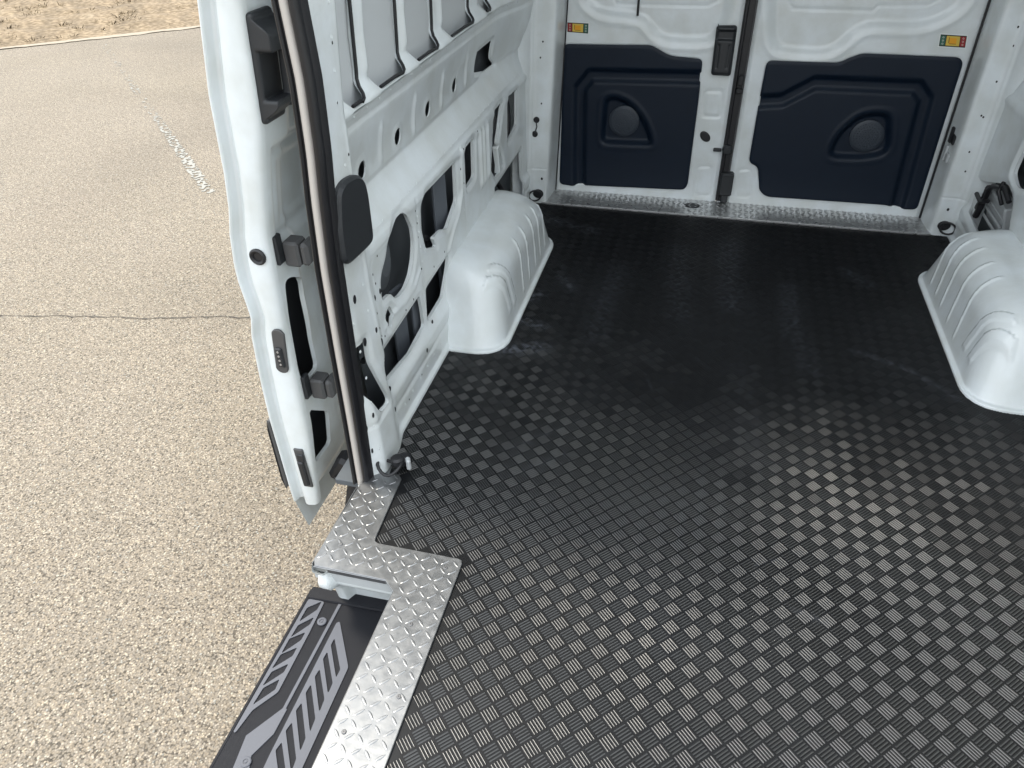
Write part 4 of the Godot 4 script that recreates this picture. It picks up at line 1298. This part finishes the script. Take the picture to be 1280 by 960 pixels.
func build_weatherstrip(van: Node3D) -> void:
	var strip := group_part("weatherstrip", van, "black door seal with a pale band along the door opening")
	var band := func(called: String, offs: Array, m: Material) -> void:
		var g := Geo.new()
		var rows := []
		var y := -0.015
		while y < 1.9:
			var row := PackedVector3Array()
			for q in offs:
				row.append(Vector3(curve(seal_x, y) + q.x, y, -0.195 + q.y))
			rows.append(row)
			y += 0.03
		skin(g, rows, Vector3(0, 0, 1))
		part(called, g, m, strip)
	band.call("seal_base", [Vector2(-0.030, -0.03), Vector2(-0.028, 0.004), Vector2(-0.020, 0.006), Vector2(0.016, 0.005), Vector2(0.024, 0.000), Vector2(0.026, -0.02)], M.gasket)
	band.call("seal_bulb", [Vector2(0.004, 0.004), Vector2(0.007, 0.014), Vector2(0.013, 0.018), Vector2(0.019, 0.014), Vector2(0.023, 0.004), Vector2(0.022, -0.006)], M.rubber_dark)
	band.call("pale_band", [Vector2(-0.0115, 0.004), Vector2(-0.0105, 0.014), Vector2(-0.004, 0.0165), Vector2(0.003, 0.016), Vector2(0.0045, 0.006)], M.seal_light)
	band.call("seal_lip", [Vector2(-0.026, 0.002), Vector2(-0.0255, 0.012), Vector2(-0.022, 0.014), Vector2(-0.0185, 0.009), Vector2(-0.018, 0.003)], M.rubber_dark)
	# shut face between the seal and the outer skin
	var g := Geo.new()
	var rows := []
	for k in 21:
		var y := -0.35 + 0.11 * k
		var row := PackedVector3Array()
		var x := curve(seal_x, maxf(y, 0.0))
		for f in 5:
			row.append(Vector3(lerpf(x - 0.022, -1.010 + 0.085 * maxf(0.0, y - 1.0), f / 4.0), y, lerpf(-0.205, -0.462, f / 4.0)))
		rows.append(row)
	skin(g, rows, Vector3(-0.8, 0, 0.5))
	part("shut_face", g, M.paint, strip)

# ---------------------------------------------------------------- floor, sill and step
var plate_shape := PackedVector2Array([Vector2(-0.897, -0.168), Vector2(-0.876, -0.216), Vector2(-0.812, -0.226), Vector2(-0.799, -0.211), Vector2(-0.787, -0.010), Vector2(-0.784, 0.001), Vector2(-0.775, 0.006), Vector2(-0.575, 0.007), Vector2(-0.566, 0.010), Vector2(-0.562, 0.020), Vector2(-0.558, 1.25), Vector2(-0.690, 1.25), Vector2(-0.689, 0.129), Vector2(-0.718, 0.103), Vector2(-0.893, 0.102), Vector2(-0.903, 0.084), Vector2(-0.901, -0.022)])
func build_sill(van: Node3D) -> void:
	var X := Vector3(1, 0, 0)
	var Z := Vector3(0, 0, 1)
	var Y := Vector3.UP
	var pan := Geo.new()
	pan.box(Vector3(0.13, -0.035, -0.20), Vector3(1.55, 0.05, 4.1), 0.004)
	pan.box(Vector3(-0.78, -0.035, -1.08), Vector3(0.262, 0.05, 2.34), 0.004)
	part("floor_pan", pan, M.dull_paint, van)
	# bright tread plate round the doorway
	var sill := group_part("threshold_plate", van, "bright aluminium tread plate around the doorway step")
	var g := Geo.new()
	g.prism(plate_shape, Vector3(0, 0.0012, 0), X, Z, Y, 0.0042, 0.0012)
	g.box(Vector3(-0.8065, -0.0035, 0.1025), Vector3(0.180, 0.013, 0.003), 0.001)
	g.box(Vector3(-0.6895, -0.0035, 0.69), Vector3(0.003, 0.013, 1.12), 0.001)
	g.box(Vector3(-0.9025, -0.0035, -0.035), Vector3(0.003, 0.013, 0.26), 0.001)
	part("plate", g, M.tread_plate, sill)
	many("tread_lug", lug_mesh(), M.tread_plate, lug_spots(plate_shape, 0.0053, 0.0240, 0.0085), sill)
	for q in [Vector2(-0.86, 0.03), Vector2(-0.595, 0.04), Vector2(-0.84, -0.12), Vector2(-0.66, 0.45), Vector2(-0.585, 0.36), Vector2(-0.62, 0.20)]:
		g = Geo.new()
		screw(g, Vector3(q.x, 0.0054, q.y))
		part("screw", g, M.steel_dark, sill)
	# step well
	var step := group_part("entry_step", van, "dark plastic entry step with pale chevron grips")
	g = Geo.new()
	var rows := []
	for x in [-0.905, -0.902, -0.895, -0.888, -0.880, -0.874, -0.868, -0.862, -0.856, -0.848, -0.83, -0.78, -0.70, -0.62]:
		var row := PackedVector3Array()
		var out_by := 0.020 * ss(-0.905, -0.892, x) * ss(-0.856, -0.868, x) - 0.02 * ss(-0.902, -0.906, x)
		for q in [Vector2(-0.002, 0.097), Vector2(-0.010, 0.094), Vector2(-0.018, 0.082), Vector2(-0.028, 0.074), Vector2(-0.042, 0.080), Vector2(-0.055, 0.086), Vector2(-0.070, 0.086), Vector2(-0.084, 0.078), Vector2(-0.094, 0.062), Vector2(-0.11, 0.045), Vector2(-0.14, 0.03), Vector2(-0.21, 0.018)]:
			row.append(Vector3(x, q.x, q.y + out_by))
		rows.append(row)
	skin(g, rows, Z)
	part("riser", g, M.paint, step)
	g = Geo.new()
	g.box(Vector3(-0.655, -0.105, 0.68), Vector3(0.012, 0.19, 1.3), 0.003)
	part("riser", g, M.paint, step)
	g = Geo.new()
	g.box(Vector3(-0.815, -0.214, 0.68), Vector3(0.324, 0.028, 1.32), 0.006)
	g.box(Vector3(-0.82, -0.1965, 0.036), Vector3(0.31, 0.008, 0.034), 0.003, Basis(X, 0.15) * Basis(Y, 0.03))
	g.box(Vector3(-0.9805, -0.222, 0.68), Vector3(0.010, 0.030, 1.32), 0.003)
	part("step_tread", g, M.step_dark, step)
	g = Geo.new()
	g.box(Vector3(-0.955, -0.33, 0.68), Vector3(0.02, 0.20, 1.32), 0.006)
	g.box(Vector3(-0.93, -0.33, -0.75), Vector3(0.02, 0.14, 1.5), 0.006)
	part("rocker", g, M.paint, step)
	# raised grips of the tread: a comb, a leaf with slots, a line and a boss
	for pair in [[tread_comb, tread_comb_slots], [tread_leaf, tread_leaf_slots]]:
		var shape := rounded(pair[0], 0.006)
		var r := bounds(shape, 0.004)
		var slots := []
		for q in pair[1]:
			slots.append(rounded(q, 0.003))
		g = Geo.new()
		sheet(g, r.position.x, r.end.x, r.position.y, r.end.y, 0.0025, func(u: float, v: float) -> Vector3: return Vector3(u, -0.1975, v), Y, func(u: float, v: float) -> float:
			var p := Vector2(u, v)
			var c := -poly_d(p, shape)
			for q in slots:
				c = minf(c, poly_d(p, q))
			return c, 0.003)
		part("tread_grip", g, M.step_light, step)
	for shape in [tread_line, tread_patch]:
		g = Geo.new()
		g.prism(shape, Vector3(0, -0.2005, 0), X, Z, Y, 0.003, 0.0006)
		part("tread_grip", g, M.step_light, step)
	for q in [Vector2(-0.907, 0.1134), Vector2(-0.9098, 0.466)]:
		g = Geo.new()
		g.lathe(Vector3(q.x, -0.1985, q.y), PackedVector2Array([Vector2(0.0115, 0.0), Vector2(0.0115, 0.0026), Vector2(0.0095, 0.0034), Vector2(0.006, 0.0034), Vector2(0.0055, 0.002), Vector2(0.003, 0.002), Vector2(0.0025, 0.0034), Vector2(0, 0.0034)]), Basis.IDENTITY, 20)
		part("screw", g, M.step_light, step)
	# tread plate in front of the rear doors
	var back := group_part("threshold_plate", van, "worn grey tread plate along the rear doors")
	var rp := PackedVector2Array([Vector2(-0.803, -2.195), Vector2(-0.822, -2.034), Vector2(-0.80, -2.028), Vector2(0.78, -2.026), Vector2(0.80, -2.032), Vector2(0.79, -2.195)])
	g = Geo.new()
	g.prism(rp, Vector3(0, 0.0012, 0), X, Z, Y, 0.0075, 0.0015)
	part("plate", g, M.worn_plate, back)
	many("tread_lug", lug_mesh(), M.worn_plate, lug_spots(rp, 0.0085, 0.0240, 0.008, 1.8), back)
	g = Geo.new()
	g.lathe(Vector3(-0.159, 0.0088, -2.125), PackedVector2Array([Vector2(0.034, 0.0), Vector2(0.034, 0.002), Vector2(0.028, 0.003), Vector2(0, 0.001)]), Basis.IDENTITY, 20, 0.75)
	part("drain_cap", g, M.gasket, back)
	# tie-down ring beside the door pillar
	var tie := group_part("tie_down", van, "black tie-down ring at the foot of the door pillar")
	g = Geo.new()
	var path := PackedVector3Array()
	for k in 18:
		var w := TAU * k / 18
		path.append(Vector3(-0.832 + 0.032 * cos(w), 0.034 + 0.010 * cos(w * 2.0), -0.222 + 0.026 * sin(w)))
	g.tube(path, 0.0045, 8, true)
	part("ring", g, M.gasket, tie)
	g = Geo.new()
	g.box(Vector3(-0.815, 0.022, -0.262), Vector3(0.05, 0.03, 0.035), 0.008, Basis(Y, 0.6))
	g.lathe(Vector3(-0.82, 0.03, -0.245), PackedVector2Array([Vector2(0.018, 0.0), Vector2(0.018, 0.012), Vector2(0.012, 0.018), Vector2(0, 0.018)]), Basis.IDENTITY, 12)
	part("bracket", g, M.gasket, tie)
	g = Geo.new()
	g.box(Vector3(-0.792, 0.026, -0.250), Vector3(0.012, 0.034, 0.022), 0.004, Basis(Y, 0.5))
	part("bracket", g, M.dull_paint, tie)

func build_mat() -> void:
	var root := Node3D.new()
	root.name = "rubber_mat"
	add_child(root, true)
	tag(root, "black ribbed rubber mat with dusty scuffs covering the van's load floor", "floor mat")
	var g := Geo.new()
	var outline := PackedVector2Array([Vector2(-0.876, -2.04), Vector2(0.876, -2.04), Vector2(0.876, 1.75), Vector2(-0.63, 1.75), Vector2(-0.63, 0.06), Vector2(-0.84, 0.06), Vector2(-0.84, -0.23), Vector2(-0.85, -0.33), Vector2(-0.876, -0.40)])
	g.prism(outline, Vector3(0, -0.009, 0), Vector3(1, 0, 0), Vector3(0, 0, 1), Vector3.UP, 0.009)
	part("mat_sheet", g, M.rubber, root)
	# moulded ribs: five to a block, blocks turned by quarter turns like a chequerboard
	g = Geo.new()
	for k in 5:
		var z := (k - 2) * 0.0061
		var L := 0.0142
		# rounded section: (half width, height, slope of the surface there)
		var sec := [Vector3(0.0021, 0.0, 1.0), Vector3(0.0015, 0.00075, 0.9), Vector3(0.0009, 0.0012, 0.55), Vector3(0.0, 0.0014, 0.0)]
		for side in [-1.0, 1.0]:
			for i in 3:
				var p: Vector3 = sec[i]
				var q: Vector3 = sec[i + 1]
				var np := Vector3(0, cos(p.z), side * sin(p.z))
				var nq := Vector3(0, cos(q.z), side * sin(q.z))
				var A := Vector3(-L + p.y * 0.8, p.y, z + side * p.x)
				var B := Vector3(L - p.y * 0.8, p.y, z + side * p.x)
				var C := Vector3(L - q.y * 0.8, q.y, z + side * q.x)
				var D := Vector3(-L + q.y * 0.8, q.y, z + side * q.x)
				g.tri(A, B, C, np, np, nq)
				g.tri(A, C, D, np, nq, nq)
		for e in [-1.0, 1.0]:
			var ne := Vector3(e, 0.6, 0).normalized()
			g.tri(Vector3(e * L, 0, z - 0.0021), Vector3(e * L, 0, z + 0.0021), Vector3(e * (L - 0.0011), 0.0014, z), ne, ne, ne)
	var spots := []
	var P := 0.04575
	var o := Vector2(-0.358, 0.122)
	var hole := plate_shape
	for i in range(-12, 29):
		for j in range(-49, 37):
			for h in 2:
				var p := o + (Vector2(i, j) + Vector2(0.5, 0.5) * h) * P
				if not Geometry2D.is_point_in_polygon(p, outline):
					continue
				if p.x < -0.53 and p.y > -0.28 and poly_d(p, hole) < 0.014:
					continue
				spots.append(Transform3D(Basis(Vector3.UP, -PI / 4 if h == 0 else PI / 4), Vector3(p.x, -0.0001, p.y)))
	# the traffic-worn front keeps shiny ribs; towards the rear they lie under dust
	var wear := FastNoiseLite.new()
	wear.seed = 3
	wear.frequency = 1.6
	var rng := RandomNumberGenerator.new()
	rng.seed = 61
	var tiers := [[], [], [], []]
	for t in spots:
		var p: Vector3 = t.origin
		var k := p.z + 0.35 * wear.get_noise_2d(p.x, p.z) - 0.18 * p.x + rng.randf_range(-0.10, 0.10)
		tiers[0 if k > -0.42 else (1 if k > -0.60 else (2 if k > -0.82 else 3))].append(t)
	var rib := g.mesh()
	many("checker_rib", rib, M.rib, tiers[0], root)
	many("checker_rib", rib, M.rib_worn, tiers[1], root)
	many("checker_rib", rib, M.rib_faint, tiers[2], root)
	many("checker_rib", rib, M.rib_dusty, tiers[3], root)

# ---------------------------------------------------------------- ground
func build_ground() -> void:
	var n := FastNoiseLite.new()
	n.seed = 17
	n.frequency = 0.25
	n.fractal_octaves = 4
	var g := Geo.new()
	var st := 0.5
	for j in range(-90, 60):
		for i in range(-90, 60):
			var q := [Vector2(i, j) * st, Vector2(i + 1, j) * st, Vector2(i + 1, j + 1) * st, Vector2(i, j + 1) * st]
			var a := []
			for p in q:
				a.append(Vector3(p.x, GROUND, p.y))
			g.tri(a[0], a[1], a[2], Vector3.UP, Vector3.UP, Vector3.UP, q[0] / 1.25, q[1] / 1.25, q[2] / 1.25)
			g.tri(a[0], a[2], a[3], Vector3.UP, Vector3.UP, Vector3.UP, q[0] / 1.25, q[2] / 1.25, q[3] / 1.25)
	for p in g.v:
		var k := 0.94 + 0.24 * n.get_noise_2d(p.x, p.z) + 0.16 * n.get_noise_2d(p.x * 3.1 + 40.0, p.z * 3.1)
		g.c.append(Color(k, k * 0.995, k * (0.985 + 0.03 * n.get_noise_2d(p.x + 50.0, p.z))))
	var o := part("parking_lot", g, ground_material(), self)
	tag(o, "pale chip-seal parking lot around the van", "", "structure")
	# loose chips lying on it
	var rng := RandomNumberGenerator.new()
	rng.seed = 5
	var chip := Geo.new()
	chip.lathe(Vector3.ZERO, PackedVector2Array([Vector2(0.0048, 0.0), Vector2(0.0052, 0.0018), Vector2(0.0032, 0.0042), Vector2(0, 0.0048)]), Basis.IDENTITY, 6, 0.8)
	var spots := []
	var tints := PackedColorArray()
	for i in 9000:
		var p := Vector2(-1.1 - 4.6 * pow(rng.randf(), 1.6), 1.2 - 5.0 * rng.randf())
		var s := rng.randf_range(0.35, 0.95)
		spots.append(Transform3D(Basis(Vector3.UP, rng.randf() * TAU).rotated(Vector3.RIGHT, rng.randf_range(-0.4, 0.4)).scaled(Vector3(s, s * rng.randf_range(0.6, 1.1), s)), Vector3(p.x, GROUND - 0.0005, p.y)))
		var t := rng.randf_range(0.16, 0.36)
		tints.append(Color(t, t * 0.95, t * 0.84))
	var chip_mat := mat(Color.WHITE, 0.9)
	chip_mat.vertex_color_use_as_albedo = true
	var mm := many("loose_gravel", chip.mesh(), chip_mat, spots, self, tints)
	mm.set_meta("label", "loose pale stone chips scattered over the parking lot")
	# crack across the lot
	g = Geo.new()
	var x := -9.0
	var prev := Vector2(x, -1.1)
	var wob := 0.0
	while x < -1.0:
		x += 0.03
		wob = wob * 0.93 + rng.randf_range(-0.009, 0.009)
		var cur := Vector2(x, -1.589 - (x + 3.746) * 0.186 + wob)
		var w := rng.randf_range(0.0015, 0.0042)
		g.flat_quad(Vector3(prev.x, GROUND + 0.004, prev.y - w), Vector3(cur.x, GROUND + 0.004, cur.y - w), Vector3(cur.x, GROUND + 0.004, cur.y + w), Vector3(prev.x, GROUND + 0.004, prev.y + w), Vector3.UP)
		prev = cur
	o = part("pavement_crack", g, M.crack, self)
	tag(o, "thin crack running across the parking lot", "", "structure")
	# worn parking line
	var spk := FastNoiseLite.new()
	spk.seed = 12
	spk.frequency = 22.0
	spk.fractal_octaves = 3
	var big := FastNoiseLite.new()
	big.seed = 2
	big.frequency = 1.1
	g = Geo.new()
	var A := Vector2(-7.75, -7.50)
	var B := Vector2(-3.55, -3.33)
	var D := (B - A).normalized()
	var S := Vector2(-D.y, D.x)
	sheet(g, 0.0, (B - A).length(), -0.05, 0.05, 0.010, func(u: float, v: float) -> Vector3:
		var p := A + D * u + S * v
		return Vector3(p.x, GROUND + 0.004, p.y), Vector3.UP, func(u: float, v: float) -> float:
		return -0.02 + 0.25 * big.get_noise_2d(u * 1.0, 3.0) + 0.9 * spk.get_noise_2d(u, v) - 0.25 * ss(4.6, 3.2, u) - 0.5 * ss(0.035, 0.05, absf(v)))
	o = part("parking_line", g, M.line_paint, self)
	tag(o, "worn white parking line on the lot", "", "structure")
	# bare verge beyond the pavement's edge
	var E0 := Vector2(-8.85, -6.98)
	var ed := Vector2(0.749, -0.662)
	var en := Vector2(-0.662, -0.749)
	var rough := FastNoiseLite.new()
	rough.seed = 44
	rough.frequency = 0.9
	rough.fractal_octaves = 5
	var vm := mat(Color(0.315, 0.245, 0.165), 0.95)
	vm.vertex_color_use_as_albedo = true
	vm.albedo_texture = noise_tex(0.03, Color(0.72, 0.70, 0.66), Color(1, 1, 1), 51, 512, 5)
	tri_map(vm, 0.7)
	g = Geo.new()
	sheet(g, -9.0, 9.0, 0.0, 7.0, 0.07, func(u: float, v: float) -> Vector3:
		var p := E0 + ed * u + en * v
		var k := rough.get_noise_2d(u * 1.5, v * 1.5)
		return Vector3(p.x, GROUND + 0.007 + 0.035 * ss(0.1, 0.8, v) * (0.5 + k), p.y), Vector3.UP)
	var far := Geo.new()
	sheet(far, -60.0, 60.0, 6.9, 70.0, 2.0, func(u: float, v: float) -> Vector3:
		var p := E0 + ed * u + en * v
		return Vector3(p.x, GROUND + 0.03, p.y), Vector3.UP)
	sheet(far, -60.0, -8.9, 0.0, 7.0, 1.0, func(u: float, v: float) -> Vector3:
		var p := E0 + ed * u + en * v
		return Vector3(p.x, GROUND + 0.03, p.y), Vector3.UP)
	sheet(far, 8.9, 60.0, 0.0, 7.0, 1.0, func(u: float, v: float) -> Vector3:
		var p := E0 + ed * u + en * v
		return Vector3(p.x, GROUND + 0.03, p.y), Vector3.UP)
	g.v.append_array(far.v)
	g.n.append_array(far.n)
	g.t.append_array(far.t)
	for p in g.v:
		var k := 0.85 + 0.40 * rough.get_noise_2d(p.x * 0.5 + p.z * 0.45, (p.z - p.x) * 2.2 + 9.0)
		g.c.append(Color(k, k * 0.97, k * 0.92))
	o = part("verge", g, vm, self)
	tag(o, "dry brown earth verge beyond the parking lot", "", "structure")
	# sandy drift along the pavement's edge
	g = Geo.new()
	sheet(g, -9.0, 9.0, -0.14, 0.06, 0.03, func(u: float, v: float) -> Vector3:
		var p := E0 + ed * u + en * v
		return Vector3(p.x, GROUND + 0.003 + 0.009 * ss(-0.14, 0.0, v), p.y), Vector3.UP, func(u: float, v: float) -> float:
		return 0.5 * rough.get_noise_2d(u * 2.0, v * 6.0) + ss(-0.14, 0.04, v) - 0.45)
	o = part("sand_drift", g, mat(Color(0.30, 0.255, 0.20), 0.95), self)
	tag(o, "pale sandy strip where pavement meets the verge", "", "structure")
	# dry grass clumps
	g = Geo.new()
	for k in 9:
		var w := rng.randf() * TAU
		var r := rng.randf_range(0.01, 0.05)
		var b := Vector3(cos(w) * r, 0, sin(w) * r)
		var tip := b * 2.2 + Vector3(0, rng.randf_range(0.03, 0.07), 0)
		var side := Vector3(-sin(w), 0, cos(w)) * 0.005
		var nn := Vector3(cos(w), 0.6, sin(w)).normalized()
		g.tri(b - side, b + side, tip, nn, nn, nn)
	spots = []
	tints = PackedColorArray()
	for i in 1100:
		var u := rng.randf_range(-5.0, 6.0)
		var v := 0.15 + 6.0 * rng.randf()
		if rough.get_noise_2d(u * 0.8, v * 1.6 + 30.0) < -0.02:
			continue
		var p := E0 + ed * u + en * v
		var s := rng.randf_range(0.5, 1.3)
		spots.append(Transform3D(Basis(Vector3.UP, rng.randf() * TAU).scaled(Vector3(s * 1.4, s * 0.7, s * 1.4)), Vector3(p.x, GROUND + 0.02, p.y)))
		var t := rng.randf_range(0.75, 1.15)
		tints.append(Color(0.36 * t, 0.285 * t, 0.19 * t))
	var gm := mat(Color.WHITE, 0.9)
	gm.vertex_color_use_as_albedo = true
	mm = many("dry_grass", g.mesh(), gm, spots, self, tints)
	mm.set_meta("label", "short dry grass tufts on the brown verge")

# ---------------------------------------------------------------- scene
func _ready() -> void:
	var cam := Camera3D.new()
	cam.name = "camera"
	cam.fov = 55.13
	cam.near = 0.05
	cam.far = 300.0
	cam.transform = Transform3D(Basis(Vector3(0.96959, -0.01990, -0.24384), Vector3(-0.13070, 0.80030, -0.58518), Vector3(0.20679, 0.59926, 0.77338)).orthonormalized(), Vector3(-0.15488, 1.34732, 1.05791))
	add_child(cam)
	cam.current = true
	var env := Environment.new()
	env.background_mode = Environment.BG_SKY
	var sky_mat := ProceduralSkyMaterial.new()
	sky_mat.sky_top_color = Color(0.92, 0.945, 0.97)
	sky_mat.sky_horizon_color = Color(0.85, 0.865, 0.875)
	sky_mat.sky_curve = 0.25
	sky_mat.ground_bottom_color = Color(0.55, 0.52, 0.47)
	sky_mat.ground_horizon_color = Color(0.75, 0.73, 0.70)
	sky_mat.sky_energy_multiplier = 1.0
	sky_mat.sun_angle_max = 0.0
	var sky := Sky.new()
	sky.sky_material = sky_mat
	env.sky = sky
	env.tonemap_mode = Environment.TONE_MAPPER_LINEAR
	env.tonemap_exposure = 2.95
	env.sdfgi_enabled = true
	env.ssao_enabled = true
	env.ssil_enabled = true
	var we := WorldEnvironment.new()
	we.name = "environment"
	we.environment = env
	add_child(we)
	var sun := DirectionalLight3D.new()
	sun.name = "sun"
	sun.light_color = Color(1.0, 0.965, 0.90)
	sun.light_energy = 0.4
	sun.light_angular_distance = 12.0
	sun.shadow_enabled = true
	sun.basis = Basis.looking_at(Vector3(0.55, -1.0, 0.12))
	add_child(sun)

	make_materials()
	build_ground()
	var van := Node3D.new()
	van.name = "cargo_van"
	add_child(van, true)
	tag(van, "white cargo van with open sliding door and empty load bay", "van")
	build_wall(van, -1.0)
	build_wall(van, 1.0)
	for s in [-1.0, 1.0]:
		part("wheel_arch", arch_mesh(s), M.paint, van, "white ribbed wheel arch beside the door pillar" if s < 0.0 else "white ribbed wheel arch on the side without a door")
		build_post(van, s)
	build_rear_door(van, true)
	build_rear_door(van, false)
	var roof := Geo.new()
	roof.box(Vector3(0, 1.93, -1.56), Vector3(2.0, 0.05, 1.40), 0.01)
	for s in [-1.0, 1.0]:
		var corner := Geo.new()
		corner.box(Vector3(s * 0.93, 0.78, -2.14), Vector3(0.17, 2.30, 0.02), 0.004)
		part("corner_panel", corner, M.paint, van)
	part("roof", roof, M.paint, van)
	build_sill(van)
	build_weatherstrip(van)
	build_sliding_door(van)
	build_mat()
